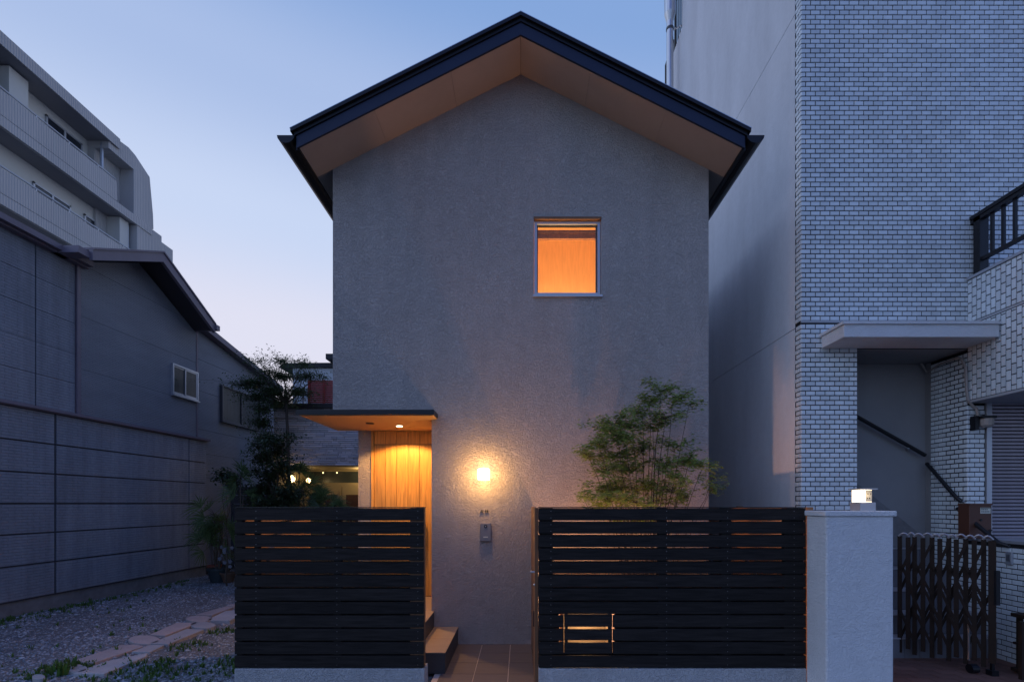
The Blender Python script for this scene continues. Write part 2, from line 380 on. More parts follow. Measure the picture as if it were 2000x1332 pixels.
# soffit panels (front gable overhang)
YB = 4.72
edges = [0, .685, 1.435, 2.17]
for s in (-1, 1):
    for a, b in zip(edges[:-1], edges[1:]):
        a2, b2 = a + .0012, b - .0012
        MB().prism([(s * a2, rz_(a2) - .004), (s * b2, rz_(b2) - .004), (s * b2, rz_(b2) + .008), (s * a2, rz_(a2) + .008)], 'y', YB + .02, YW).build('soffit_panel', 'soffit', H)
    MB().prism([(s * 2.006, rz_(2.006) - .004), (s * 2.17, rz_(2.17) - .004), (s * 2.17, rz_(2.17) + .01), (s * 2.006, rz_(2.006) + .01)], 'y', YW, 12.3).build('eave_soffit', 'soffit_grey', H)
    # barge board, upper drip edge
    def band(o0, o1, y0, y1, x1, name, m):
        MB().prism([(0, ZR + o0), (s * x1, ZR - SL * x1 + o0), (s * x1, ZR - SL * x1 + o1), (0, ZR + o1)], 'y', y0, y1).build(name, m, H)
    band(-.006, .112, YB, YB + .02, 2.17 + .02, 'barge_board', 'navy_metal')
    band(.116, .150, YB - .012, YB + .02, 2.21, 'drip_edge', 'black_metal')
    band(.152, .185, YB - .035, YB + .02, 2.235, 'roof_edge', 'black_metal')
    band(.185, .191, YB - .037, YB + .02, 2.24, 'edge_flashing', 'edge_metal')
    # gutter: open half-round, with end cap
    gp = []
    for i in range(9):
        a = pi + pi * i / 8; gp.append((cos(a) * .085, sin(a) * .075))
    x0 = s * 2.285; z0 = 5.075; m = MB()
    outer = [(x0 + a, z0 + b) for a, b in gp]; inner = [(x0 + a * .93, z0 + b * .93) for a, b in reversed(gp)]
    m.prism(outer + inner, 'y', YB - .02, 12.3); m.prism(outer, 'y', YB - .024, YB - .02)
    m.box(x0 - s * .03 - .05, x0 - s * .03 + .05, YB + .01, 12.3, 4.955, 4.985) if False else None
    m.build('gutter', 'black_metal', H)
    MB().prism([(s * 2.17, 4.96), (s * 2.205, 4.96), (s * 2.205, 5.09), (s * 2.17, 5.09)], 'y', YB + .02, 12.3).build('fascia', 'black_metal', H)
# roof slab with standing seams
m = MB()
for s in (-1, 1): m.prism([(0, ZR + .02), (s * 2.2, ZR - SL * 2.2 + .02), (s * 2.2, ZR - SL * 2.2 + .18), (0, ZR + .18)], 'y', YB + .021, 12.3)
roof = m.build('roof', 'navy_metal', H)
m = MB()
for k in range(18):
    y = 5.0 + .42 * k
    for s in (-1, 1): m.prism([(0, ZR + .18), (s * 2.2, ZR - SL * 2.2 + .18), (s * 2.2, ZR - SL * 2.2 + .205), (0, ZR + .205)], 'y', y, y + .02)
m.build('standing_seam', 'navy_metal', roof)
# upstairs window with a lit wooden room behind it
x0, x1, z0, z1 = .142, .858, 3.715, 4.556
win = MB(); fw = .032
win.box(x0 + .004, x0 + fw, YW + .03, YW + .09, z0 + .004, z1 - .03); win.box(x1 - fw, x1 - .004, YW + .03, YW + .09, z0 + .004, z1 - .03)
win.box(x0 + fw, x1 - fw, YW + .03, YW + .09, z1 - .03 - .028, z1 - .03); win.box(x0 + fw, x1 - fw, YW + .03, YW + .09, z0 + .004, z0 + .045)
win = win.build('window', 'alu', H)
m = MB(); a, b, c, d = x0 + fw, x1 - fw, z0 + .045, z1 - .058
m.box(a, a + .012, YW + .06, YW + .085, c, d); m.box(b - .016, b, YW + .06, YW + .085, c, d); m.box(a, b, YW + .062, YW + .083, d - .012, d)
m.build('sash', 'dark_alu', win)
MB().add([(a, YW + .07, c), (b, YW + .07, c), (b, YW + .07, d), (a, YW + .07, d)], [(0, 1, 2, 3)]).build('pane', 'pane_clear', win, recalc=False)
MB().box(x0 - .012, x1 + .012, YW - .025, YW + .03, z0 - .018, z0 + .004).build('sill', 'alu', win)
MB().box(x0 - .004, x1 + .004, YW - .006, YW + .03, z1 - .026, z1 - .0).build('head_flashing', 'slat_brown', win)
# blind cassette behind the pane
m = MB(); m.box(a, b, YW + .12, YW + .16, d - .105, d - .06); m.build('blind_roll', 'slat_brown', win)
MB().box(a, b, YW + .11, YW + .15, d - .055, d - .02).build('blind_head', 'side_boards', win)
# the room: wood ceiling slab and back wall, warm lamp
m = MB(); m.add([(-.6, 5.33, 5.0), (1.7, 5.33, 5.0), (1.7, 7.4, 5.05), (-.6, 7.4, 5.05)], [(0, 1, 2, 3)]); m.add([(-.6, 6.3, 3.0), (1.7, 6.3, 3.0), (1.7, 6.3, 5.04), (-.6, 6.3, 5.04)], [(0, 1, 2, 3)])
m.add([(-.6, 5.33, 3.0), (1.7, 5.33, 3.0), (1.7, 6.3, 3.0), (-.6, 6.3, 3.0)], [(0, 1, 2, 3)]); m.add([(-.6, 5.33, 3), (-.6, 6.3, 3), (-.6, 6.3, 5.05), (-.6, 5.33, 5.05)], [(0, 1, 2, 3)]); m.add([(1.7, 5.33, 3), (1.7, 6.3, 3), (1.7, 6.3, 5.05), (1.7, 5.33, 5.05)], [(0, 1, 2, 3)])
m.build('room_lining', 'room_wood', H, recalc=False)
def lamp(name, typ, loc, energy, color, size=.05, rot=None, spot=None, parent=None, blend=.5):
    d = bpy.data.lights.new(name, typ); d.energy = energy; d.color = color
    if typ == 'AREA': d.size = size
    else: d.shadow_soft_size = size
    if spot: d.spot_size = radians(spot); d.spot_blend = blend
    o = bpy.data.objects.new(name, d); COL.objects.link(o); o.location = loc
    if rot: o.rotation_euler = rot
    if parent: o.parent = parent; o.location = Vector(loc) - WLOC[parent.name]
    return o
lamp('room_lamp_light', 'POINT', (.5, 5.75, 3.35), 55, (1.0, .66, .33), .12, parent=H)
# porch canopy: thin dark slab, warm wood soffit
cp = MB().box(-2.275, -.884, 4.905, 5.159, 2.408, 2.452); cp.box(-2.275, -.952, 5.159, 5.97, 2.408, 2.452).box(-2.275, -2.007, 5.97, 6.0, 2.408, 2.452)
canopy = cp.build('porch_canopy', 'black_metal', H)
MB().box(-2.255, -.895, 4.925, 5.158, 2.395, 2.407).box(-2.255, -.953, 5.158, 5.97, 2.395, 2.407).build('canopy_soffit', 'canopy_soffit', canopy)
MB().box(-2.279, -.878, 4.895, 4.904, 2.40, 2.446).build('canopy_edge', 'black_metal', canopy)
MB().lathe((-1.396, 5.56, 2.388), [(.044, 0), (.044, .006)], 20).build('downlight_trim', 'alu', canopy)
MB().lathe((-1.396, 5.56, 2.385), [(.034, 0), (.034, .004)], 20).build('downlight', 'lamp_down', canopy)
MB().lathe((-1.68, 5.39, 2.386), [(.045, 0), (.045, .009)], 20).build('motion_sensor', 'trim_dark', canopy)
lamp('downlight_light', 'SPOT', (-1.396, 5.56, 2.375), 85, (1.0, .50, .15), .03, rot=(0, 0, 0), spot=143, parent=H, blend=.25)
# front door of tall planks with transom
xs = [-1.808, -1.673, -1.532, -1.391, -1.250, -1.109, -.968]; xs = [-1.808, -1.673, -1.532, -1.391, -1.250, -.953]
px_j = [731, 752.5, 774.8, 797, 819.4, 842]; xs = [(p - CX) * 5.97 / F for p in px_j[:-1]] + [-.953]
dr = MB().box(-1.806, -.953, 5.985, 6.02, .35, 2.395).build('front_door', 'slat_brown', H)
for a, b in zip(xs[:-1], xs[1:]):
    MB().box(a + .0025, b - .0025, 5.968, 5.984, .362, 2.222).build('door_plank', 'door_wood', dr)
    MB().box(a + .0025, b - .0025, 5.968, 5.984, 2.232, 2.392).build('transom_plank', 'door_wood', dr)
MB().box(-1.845, -1.812, 5.958, 6.02, .35, 2.395).build('door_jamb', 'door_wood', H)
MB().box(-1.20, -1.175, 5.91, 5.935, .95, 1.30).box(-1.195, -1.18, 5.93, 5.97, .98, 1.0).box(-1.195, -1.18, 5.93, 5.97, 1.25, 1.27).build('door_handle', 'dark_alu', dr)
# porch landing and lower step
st = MB().box(-2.3, -.925, 4.55, 5.968, 0, .345).build('porch_landing', 'step_side', H)
MB().box(-2.3, -.922, 4.547, 5.968, .345, .352).build('landing_top', 'step_top', st)
s1 = MB().box(-.922, -.668, 4.268, 5.158, 0, .18).build('door_step', 'step_side', H)
MB().box(-.922, -.665, 4.265, 4.71, .18, .186).box(-.922, -.665, 4.714, 5.158, .18, .186).build('step_top', 'step_top', s1)

# ---------------------------------------------------------------- wall lamp, name letters, intercom
wl = thing('wall_lamp', 'square glowing white wall lamp on the grey stucco beside the porch', 'wall lamp', (-.39, YW, 1.806))
MB().box(-.435, -.345, YW - .018, YW + .005, 1.76, 1.85).build('backplate', 'alu', wl)
MB().box(-.45, -.33, YW - .105, YW - .018, 1.746, 1.866).build('lamp_shade', 'lamp_white', wl, bevel=.012)
lamp('wall_lamp_light', 'POINT', (-.39, YW - .165, 1.806), 13, (1.0, .50, .14), .05, parent=wl)
nl = thing('name_letters', 'two small dark metal characters mounted on the stucco under the square wall lamp', 'name sign', (-.38, YW, 1.42))
def stroke(m, x, z, w_, pts, wd=.0045):
    for (a, b), (c, d) in zip(pts[:-1], pts[1:]):
        m.bar((x + a * w_, YW - .012, z + b * w_), (x + c * w_, YW - .012, z + d * w_), wd, .006, up=(0, 1, 0))
m = MB(); X0, Z0, S = -.415, 1.418, .036
for q in ([(-.5, .2), (.5, .2)], [(0, .55), (0, .2), (-.2, -.2), (-.5, -.5)], [(0, .15), (.2, -.2), (.5, -.5)]): stroke(m, X0, Z0, S, q)
m.build('letter', 'ink', nl)
m = MB(); X0 = -.362
for dx in (-.27, .27):
    for q in ([(-.25 + dx, .2), (.25 + dx, .2)], [(dx, .55), (dx, -.5)], [(dx, .15), (-.25 + dx, -.25)], [(dx, .15), (.22 + dx, -.2)]): stroke(m, X0, Z0, S, q, .0038)
m.build('letter', 'ink', nl)
ic = thing('intercom', 'small grey video doorbell with a round camera fixed to the stucco wall', 'intercom', (-.378, YW, 1.19))
m = MB(); xx0, xx1 = (938 - CX) * 5.13 / F, (959 - CX) * 5.13 / F
m.prism([(YW + .002, 1.095), (YW - .035, 1.10), (YW - .028, 1.29), (YW + .002, 1.29)], 'x', xx0, xx1); m.build('body', 'intercom_body', ic, bevel=.004)
xm = (xx0 + xx1) / 2
m = MB(); m.tube([(xm, YW - .026, 1.258), (xm, YW - .037, 1.258)], .018, 16); lens = m.build('camera_lens', 'glass_dark', ic)
m = MB(); m.tube([(xm, YW - .037, 1.258), (xm, YW - .0385, 1.258)], .006, 10); m.build('lens_centre', 'alu', lens)
MB().box(xm - .024, xm + .024, YW - .038, YW - .030, 1.138, 1.150).build('call_button', 'label_white', ic)

# ================================================================== SLATTED FENCES
YF = 3.81; pitch = .1053; ztop = 1.472; sh = .0925
def fence(name, label, x0, x1, posts, hole=None, screws=()):
    T = thing(name, label, 'fence', ((x0 + x1) / 2, YF + .06, 0))
    MB().box(x0, x1 + .01, YF - .005, YF + .14, -.02, .20).build('plinth', 'stucco_base', T, bevel=.008)
    def slat(a, b, z, y=YF):
        cx = (a + b) / 2
        key = round(b - a, 3)
        o = MB().box(a, b, y, y + .018, z, z + sh).build('slat', 'slat_wood', T)
        me = o.data; 
        for v_ in me.vertices: v_.co.x -= cx - T.location.x; v_.co.z -= z
        o.location = (cx - T.location.x, 0, z); o.modifiers.new('b', 'BEVEL').width = .002
        return o
    for k in range(12):
        z = ztop - .012 - sh - k * pitch + random.uniform(-.001, .001)
        if hole and hole[2] < z + sh / 2 < hole[3]:
            slat(x0, hole[0], z); slat(hole[1], x1, z)
        else: slat(x0, x1, z)
    MB().box(x0 - .002, x1 + .002, YF - .004, YF + .086, ztop - .008, ztop).build('top_cap', 'black_metal', T)
    for k in range(12):
        z = ztop - .012 - sh - k * pitch
        if hole and hole[2] < z + sh / 2 < hole[3]:
            slat(x0, hole[0] - .03, z, YF + .066); slat(hole[1] + .03, x1, z, YF + .066)
        else: slat(x0, x1, z, YF + .066)
    for a, b in posts: MB().box(a, b, YF + .019, YF + .064, .201, ztop - .009).build('post', 'slat_brown' if (b > x1 - .01 and x1 < 0) else 'slat_wood', T)
    m = MB()
    for sx in screws:
        for k in range(12):
            z = ztop - .012 - sh - k * pitch
            for dz in (.02, .072):
                if not (hole and hole[0] < sx < hole[1] and hole[2] < z + sh / 2 < hole[3]): m.tube([(sx, YF - .0012, z + dz), (sx, YF + .003, z + dz)], .0028, 6)
    tag(m.build('screw', 'screw', T), kind='stuff')
    return T
def fx(p): return (p - CX) * YF / F
fence('slatted_fence', 'black horizontal slat fence left of the entry gap, in front of the porch', fx(458), fx(827),
      [(fx(459), fx(470)), (fx(494), fx(502)), (fx(650), fx(664)), (fx(800), fx(828))], screws=[fx(500), fx(658), fx(816)])
hole = (fx(1101), fx(1197), .30, .655)
RF = fence('slatted_fence', 'black horizontal slat fence right of the entry gap, in front of the maple', fx(1052), fx(1573),
      [(fx(1054), fx(1080)), (fx(1287), fx(1304)), (fx(1411), fx(1430)), (fx(1535), fx(1572))], hole=hole, screws=[fx(1076), fx(1302), fx(1421), fx(1551)])
# mailbox hatch in the fence
mh = MB().box(hole[0] + .008, hole[1] - .008, YF + .05, YF + .06, .655, .66).build('mail_hatch', 'black_metal', RF)
for k in (8, 9, 10):
    z = ztop - .012 - sh - k * pitch
    MB().box(hole[0] + .005, hole[1] - .006, YF + .001, YF + .016, z + .004, z + sh + (.008 if k == 8 else -.004)).build('hatch_slat', 'slat_wood', mh)
for a, b in ((hole[0] + .012, hole[0] + .034), (hole[1] - .034, hole[1] - .010)):
    MB().box(a, b, YF + .017, YF + .03, .31, .655).build('hatch_batten', 'slat_wood', mh)
MB().box(hole[1] + .03, fx(1573), YF + .086, YF + .096, .2, .66).build('light_block_board', 'slat_wood', RF)  # unseen board added to stop garden light striping the pillar through the slats
mb_ = thing('parcel_box', 'lit parcel box behind the small hatch in the right slatted fence', 'mailbox', (fx(1149), 4.0, 0))
a, b = hole[0] - .006, hole[1] + .006
m = MB(); m.box(a, b, 4.12, 4.13, .2, .70).box(a, a + .012, YF + .088, 4.12, .2, .70).box(b - .012, b, YF + .066, 4.12, .2, .70).box(a, b, YF + .066, 4.12, .19, .20)
m.build('box_shell', 'soffit', mb_)
m = MB(); m.box(a + .03, b - .03, 3.91, 3.925, .675, .685); m.build('light_strip', 'lamp_down', mb_)
lamp('parcel_box_light', 'POINT', ((a + b) / 2, 3.96, .455), 1.6, (1.0, .58, .24), .03, parent=mb_)

lf = thing('side_fence', 'brown board fence closing the garden on the right, next to the white wall', 'fence', (2.33, 4.8, 0))
for k in range(12): MB().box(2.32, 2.34, 3.97, 6.5, .15 + .11 * k, .15 + .11 * k + .1).build('board', 'side_boards', lf)
for y in (3.95, 5.2, 6.4): MB().box(2.341, 2.39, y, y + .05, 0, 1.47).build('post', 'side_boards', lf)

lf2 = thing('side_fence', 'low dark board fence closing the porch side behind the left slatted fence', 'fence', (-2.24, 4.5, 0))
for k in range(12): MB().box(-2.245, -2.225, 3.91, 5.12, .10 + .1125 * k, .10 + .1125 * k + .102).build('board', 'side_boards', lf2)
for y in (3.93, 5.07): MB().box(-2.30, -2.246, y, y + .05, 0, 1.44).build('post', 'slat_wood', lf2)
gl = thing('gate_leaf', 'narrow wooden garden gate folded open edge-on beside the right slatted fence', 'gate', (.13, 3.9, 0))
MB().box(.113, .140, YF + .07, 5.15, .01, 1.465).build('leaf', 'slat_brown', gl)
for z in (.35, .75, 1.12): MB().box(.142, .158, YF + .075, 4.70, z, z + .09).build('gate_board', 'slat_wood', gl)
MB().tube([(.113, YF + .085, .948), (.085, YF + .085, .948), (.085, YF + .15, .948)], .008, 8).build('lever_handle', 'steel', gl)
MB().sphere((.112, YF + .09, .845), .011, 10, 6).build('key_cylinder', 'steel', gl)
MB().box(.105, .113, YF + .2, YF + .25, .48, .60).build('hinge', 'black_metal', gl)

# garden uplight (the warm light low behind the right fence)
gu = thing('garden_light', 'low warm garden light standing in the soil behind the right slatted fence', 'garden light', (.62, 4.55, 0))
MB().tube([(.62, 4.55, .0), (.62, 4.55, .2)], .015, 10).build('stake', 'black_metal', gu)
MB().lathe((.62, 4.55, .2), [(.02, 0), (.045, .02), (.045, .08), (.03, .09)], 14).build('lamp_head', 'black_metal', gu)
MB().lathe((.62, 4.55, .29), [(.03, 0), (.03, .012), (.018, .02)], 14).build('lens', 'lamp_down', gu)
lamp('garden_light_source', 'POINT', (.62, 4.55, .35), 72, (1.0, .46, .22), .045, parent=gu)

# ================================================================== RIGHT: WHITE PILLAR AND LAMP
pl_ = thing('gate_pillar', 'white rough-stucco gate pillar with a flat cap at the end of the fence', 'pillar', (2.5, 3.68, 0))
MB().box(2.25, 2.748, 3.56, 3.808, -.02, 1.405).build('shaft', 'stucco_white', pl_, bevel=.012)
MB().box(2.238, 2.765, 3.55, 3.82, 1.405, 1.445).build('cap', 'stucco_white', pl_, bevel=.006)
lp = thing('pillar_lamp', 'small lit nameplate lamp standing on the white pillar cap', 'lamp', (2.57, 3.66, 1.445))
cx, cy = 2.575, 3.64; R = .058
m = MB().box(cx - R, cx + R, cy - R, cy + R, 1.445, 1.508); m.build('base', 'alu', lp, bevel=.003)
MB().box(cx - .064, cx + .066, cy - .066, cy + .066, 1.603, 1.612).build('hood', 'alu', lp)
MB().box(cx - .050, cx + .036, cy - .045, cy + .045, 1.510, 1.601).build('diffuser', 'lamp_pillar', lp)
MB().box(cx - .012, cx + .034, cy - .049, cy - .046, 1.514, 1.598).build('nameplate', 'label_white', lp)
m = MB()
for dx, dz in ((.0, .053), (.02, .053), (-.004, .022), (.012, .022)):
    m.box(cx + dx, cx + dx + .009, cy - .0505, cy - .0495, 1.514 + dz + .004, 1.514 + dz + .0065); m.box(cx + dx + .003, cx + dx + .006, cy - .0505, cy - .0495, 1.514 + dz - .002, 1.514 + dz + .009)
m.build('engraved_letters', 'ink', lp)
MB().tube([(cx + R, cy, 1.475), (cx + R + .015, cy, 1.475)], .004, 6).build('fixing_screw', 'screw', lp)
lamp('pillar_lamp_light', 'POINT', (cx - .005, cy - .085, 1.56), .10, (1.0, .7, .4), .02, parent=lp)

# ================================================================== RIGHT: WHITE TILED BUILDING
B = thing('tiled_building', 'tall white-tiled building with a plastered side wall, right of the gabled house', 'building', (2.9, 5.0, 0))
XB = 2.9; YT = 5.0
m = MB()   # structural core: backing wall faces Y = YT+.006
yb = YT + .006
m.box(XB + .006, 3.483, yb, yb + .25, 0, 12.0)                      # left pier
m.box(3.483, 4.622, yb, yb + .25, 3.095, 12.0)
m.box(4.622, 4.806, yb, yb + .25, 0, 12.0)
m.box(4.806, 7.5, yb, yb + .25, 2.56, 12.0)
m.build('facade_backing', 'grout_dark', B)
# plastered side wall, three lifts with thin joints
def side(z0, z1, y1): MB().box(XB + .002, XB + .25, YT + .115, y1, z0, z1).build('side_wall', 'plaster_neighbour', B)
side(0, 3.345, 12); side(3.352, 6.665, 12); side(6.672, 9.35, 9.85); 
MB().box(XB + .002, XB + .25, YT + .115, 9.25, 9.352, 10.05).build('side_wall', 'plaster_neighbour', B)
MB().box(XB + .002, XB + .25, YT + .115, 8.69, 10.052, 13.0).build('side_wall', 'plaster_neighbour', B)
MB().box(XB + .26, 7.5, yb + .26, 12, 3.3, 9.3).build('core', 'plaster_neighbour', B)
MB().box(XB + .26, 7.5, yb + .26, 8.69, 9.3, 13.0).build('core', 'plaster_neighbour', B)
# terrace railings
for (y0, y1, zb) in ((8.72, 9.23, 10.05), (9.28, 9.83, 9.35)):
    m = MB(); m.box(XB + .03, XB + .07, y0, y1, zb + 1.0, zb + 1.05); m.box(XB + .035, XB + .065, y0, y1, zb + .06, zb + .09)
    k = 0
    while y0 + .11 * k < y1: m.box(XB + .04, XB + .06, y0 + .11 * k, y0 + .11 * k + .022, zb, zb + 1.0); k += 1
    m.box(XB + .03, XB + .07, y1 - .04, y1, zb, zb + 1.0); m.build('terrace_railing', 'rail_black', B)
# --- tiles
tileF = MB(); a, h, d, e = .0475, .0211, .006, .0028   # chamfered face tile, front towards -Y
tileF.add([(-a, 0, -h), (a, 0, -h), (a, 0, h), (-a, 0, h), (-a + e, -d, -h + e), (a - e, -d, -h + e), (a - e, -d, h - e), (-a + e, -d, h - e)],
          [(4, 5, 6, 7), (0, 1, 5, 4), (1, 2, 6, 5), (2, 3, 7, 6), (3, 0, 4, 7)])
def tmesh(w_, h_, name):
    a, h = w_ / 2, h_ / 2; me = bpy.data.meshes.new(name)
    me.from_pydata([(-a, 0, -h), (a, 0, -h), (a, 0, h), (-a, 0, h), (-a + e, -d, -h + e), (a - e, -d, -h + e), (a - e, -d, h - e), (-a + e, -d, h - e)], [],
                   [(4, 5, 6, 7), (0, 1, 5, 4), (1, 2, 6, 5), (2, 3, 7, 6), (3, 0, 4, 7)])
    me.materials.append(MATS['white_tile']); return me
TILES = []   # (distance, centre, width, height, orientation)  orientation 'F' faces -Y, 'L' faces -X
def runs_F(x0, x1, z0, z1, y, ref_x=XB, ref_z=0):
    r = 0; z = z0
    while z + .0422 <= z1 + .003:
        off = ref_x + (.05 if r % 2 else 0); k0 = math.floor((x0 - off) / .1); x = off + k0 * .1
        while x < x1 - .004:
            a = max(x, x0) + .0038; b = min(x + .1, x1) - .0038
            if b - a > .012: TILES.append((Vector(((a + b) / 2, y, z + .0211)), b - a, .0422, 'F'))
            x += .1
        z += .0494; r += 1
def runs_L(y0, y1, z0, z1, x, ref_y, vertical=False):
    if not vertical:
        r = 0; z = z0
        while z + .0422 <= z1 + .003:
            off = ref_y + (.05 if r % 2 else 0); y = off + math.floor((y0 - off) / .1) * .1
            while y < y1 - .004:
                a = max(y, y0) + .0038; b = min(y + .1, y1) - .0038
                if b - a > .012: TILES.append((Vector((x, (a + b) / 2, z + .0211)), b - a, .0422, 'L'))
                y += .1
            z += .0494; r += 1
    else:
        r = 0; y = y1
        while y - .0422 >= y0 - .003:
            off = z0 + (.05 if r % 2 else 0); z = off - .1
            while z < z1 - .004:
                a = max(z, z0) + .0038; b = min(z + .1, z1) - .0038
                if b - a > .012: TILES.append((Vector((x, y - .0211, (a + b) / 2)), .0422, b - a, 'L'))
                z += .1
            y -= .0494; r += 1
yt = YT + .0055
runs_F(XB, 6.2, 3.392, 7.55, yt); runs_F(XB, 3.485, .0, 3.366, yt); runs_F(3.485, 4.62, 3.12, 3.366, yt); runs_F(4.62, 4.806, .0, 2.55, yt)
runs_L(YT, YT + .11, 3.392, 7.55, XB + .0055, YT + .045); runs_L(YT, YT + .11, 0, 3.366, XB + .0055, YT + .045)
XJ = 4.62
runs_L(YT + .0, 5.45, .0, 3.08, XJ + .0055, YT)            # jamb of the stair opening
runs_L(4.1, YT - .001, 0, 1.12, XJ + .0055, YT)            # low stair side wall
runs_L(3.9, YT - .004, 2.562, 3.335, XJ + .0055, YT, True); runs_L(3.9, YT - .004, 3.36, 3.80, XJ + .0055, YT, True)
# keep only tiles the picture can show individually; nearest 300 in view as parts
def inview(c):
    x = CX + F * c.x / c.y; y = CY - F * (c.z - EYE) / c.y; return -40 < x < 2020 and -20 < y < 1345
vis = [t for t in TILES if inview(t[0])]
vis.sort(key=lambda t: (t[0] - Vector((0, 0, EYE))).length - (0.0 if t[3] == 'F' else .35))
parts = set(id(t) for t in vis[:300]); cache = {}
V = []; Fq = []
for t in TILES:
    c, w_, h_, o_ = t
    jit = random.uniform(-.0008, .0008)
    if id(t) in parts:
        key = (round(w_, 3), round(h_, 3))
        if key not in cache: cache[key] = tmesh(w_, h_, 'tile')
        cc = c.copy(); cc.y += jit if o_ == 'F' else 0; cc.x += jit if o_ == 'L' else 0
        inst(cache[key], 'tile', cc, B, rot=(0, 0, 0) if o_ == 'F' else (0, 0, -pi / 2))
    else:
        a, h = w_ / 2, h_ / 2; n0 = len(V)
        loc = [(-a, 0, -h), (a, 0, -h), (a, 0, h), (-a, 0, h), (-a + e, -d, -h + e), (a - e, -d, -h + e), (a - e, -d, h - e), (-a + e, -d, h - e)]
        for (x, y, z) in loc:
            if o_ == 'F': V.append((c.x + x, c.y + y + jit, c.z + z))
            else: V.append((c.x + y + jit, c.y - x, c.z + z))
        Fq += [tuple(n0 + i for i in q) for q in ((4, 5, 6, 7), (0, 1, 5, 4), (1, 2, 6, 5), (2, 3, 7, 6), (3, 0, 4, 7))]
tag(MB().add(V, Fq).build('tile_mass', 'white_tile_mass', B, recalc=False), kind='stuff')
MB().box(XB, 4.6, YT - .004, YT + .006, 3.368, 3.388).build('expansion_joint', 'tile_backing_far', B)
MB().box(XB, 7.5, YT, YT + .005, 7.56, 12.0).box(6.21, 7.5, YT, YT + .005, 3.9, 7.55).build('upper_cladding', 'tile_backing_far', B)
# entrance canopy slab
can = MB().box(3.11, 4.61, 4.652, 4.999, 3.10, 3.222).build('entrance_canopy', 'stucco_white', B, bevel=.006)
MB().box(3.095, 4.615, 4.637, 4.999, 3.223, 3.25).build('canopy_capping', 'stucco_white', can)
# balcony box on the right
bal = MB().box(XJ + .006, 7.5, 3.9, YT + .004, 2.56, 3.80).build('balcony', 'grout_dark', B)
MB().box(XJ - .012, 7.5, 3.88, YT + .0, 3.801, 3.828).build('coping', 'alu', bal)
MB().box(XJ - .006, 7.5, 3.89, YT + .003, 2.535, 2.559).build('drip_trim', 'tile_backing_far', bal)
MB().box(XJ - .001, XJ + .004, 3.9, YT - .004, 3.337, 3.357).build('joint_band', 'tile_backing_far', bal)
rl = MB().box(XJ + .03, XJ + .12, 4.895, 4.965, 3.829, 4.42).build('railing_post', 'rail_black', bal)
m = MB(); m.box(XJ + .02, XJ + .10, 3.9, 5.0, 4.42, 4.455).box(XJ + .03, XJ + .09, 3.9, 5.03, 4.38, 4.418); m.build('railing_handrail', 'rail_black', bal)
MB().box(XJ + .045, XJ + .08, 3.9, 4.893, 3.96, 3.995).build('railing_bottom_rail', 'rail_black', bal)
for k in range(8): MB().box(XJ + .05, XJ + .075, 4.785 - .11 * k, 4.81 - .11 * k, 3.996, 4.379).build('baluster', 'rail_black', bal)
# stair recess
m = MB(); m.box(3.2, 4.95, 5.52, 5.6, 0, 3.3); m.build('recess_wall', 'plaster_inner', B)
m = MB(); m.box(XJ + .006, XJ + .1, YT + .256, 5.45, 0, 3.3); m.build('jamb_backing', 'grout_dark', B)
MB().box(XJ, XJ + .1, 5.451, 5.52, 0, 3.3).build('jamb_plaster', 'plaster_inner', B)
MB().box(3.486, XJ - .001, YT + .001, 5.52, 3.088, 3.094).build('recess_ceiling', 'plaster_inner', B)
MB().prism([(3.30, 0.9), (4.58, .9), (4.585, 1.15), (4.52, 1.17), (3.49, 2.0), (3.30, 2.15)], 'y', 5.495, 5.519).build('stair_skirting', 'concrete', B)
stairs = bpy.data.objects.new('entrance_stairs', None); COL.objects.link(stairs); stairs.parent = B; WLOC[stairs.name] = WLOC[B.name]
for k in range(5):
    y0 = 4.69 if k == 0 else 4.62 + .20 * k; z = .2 * (k + 1)
    x0 = 3.5 if k else 3.3
    MB().box(x0, XJ - .002, y0, 5.494, .2 * k, z - .014).build('riser', 'grout_dark', stairs)
    x = XJ - .004
    while x - .15 > x0:
        MB().box(x - .146, x, y0 - .006, y0 - .0005, .2 * k + .004, z - .018).build('riser_tile', 'grey_tile', stairs); x -= .15
    MB().box(x0, XJ - .002, y0 - .014, 5.494, z - .013, z).build('tread', 'tread_tile', stairs)
MB().box(2.95, 3.48, YT + .27, 5.494, 0, 1.0).build('stair_core', 'grey_tile', B)
# low side wall backing with ragged sill, shutter
MB().box(XJ + .006, XJ + .14, 4.08, YT, 0, 1.12).build('stair_side_wall', 'grout_dark', B)
MB().box(XJ - .01, 7.0, 4.07, 5.04, 1.121, 1.148).build('shutter_sill', 'alu', B)
MB().box(XJ + .14, 7.0, 4.2, 5.0, 0, 1.12).build('sill_base', 'concrete', B)
sf = MB().box(4.81, 4.862, 4.985, 5.06, 1.149, 2.56).build('shutter_frame', 'alu', B)
sh_me = None
for k in range(38):
    z = 1.15 + .0375 * k
    if sh_me is None:
        o = MB().prism([(5.055, -.016), (5.035, -.012), (5.032, .010), (5.055, .017)], 'x', 4.863, 6.9).build('shutter_slat', 'shutter', sf); sh_me = o.data
        off = WLOC[sf.name]
        o.location = (0, 0, z)
    else:
        o2 = bpy.data.objects.new('shutter_slat', sh_me); COL.objects.link(o2); o2.parent = sf; o2.location = (0, 0, z)
MB().box(4.862, 6.9, 5.056, 5.07, 1.149, 2.56).build('shutter_back', 'trim_dark', B)
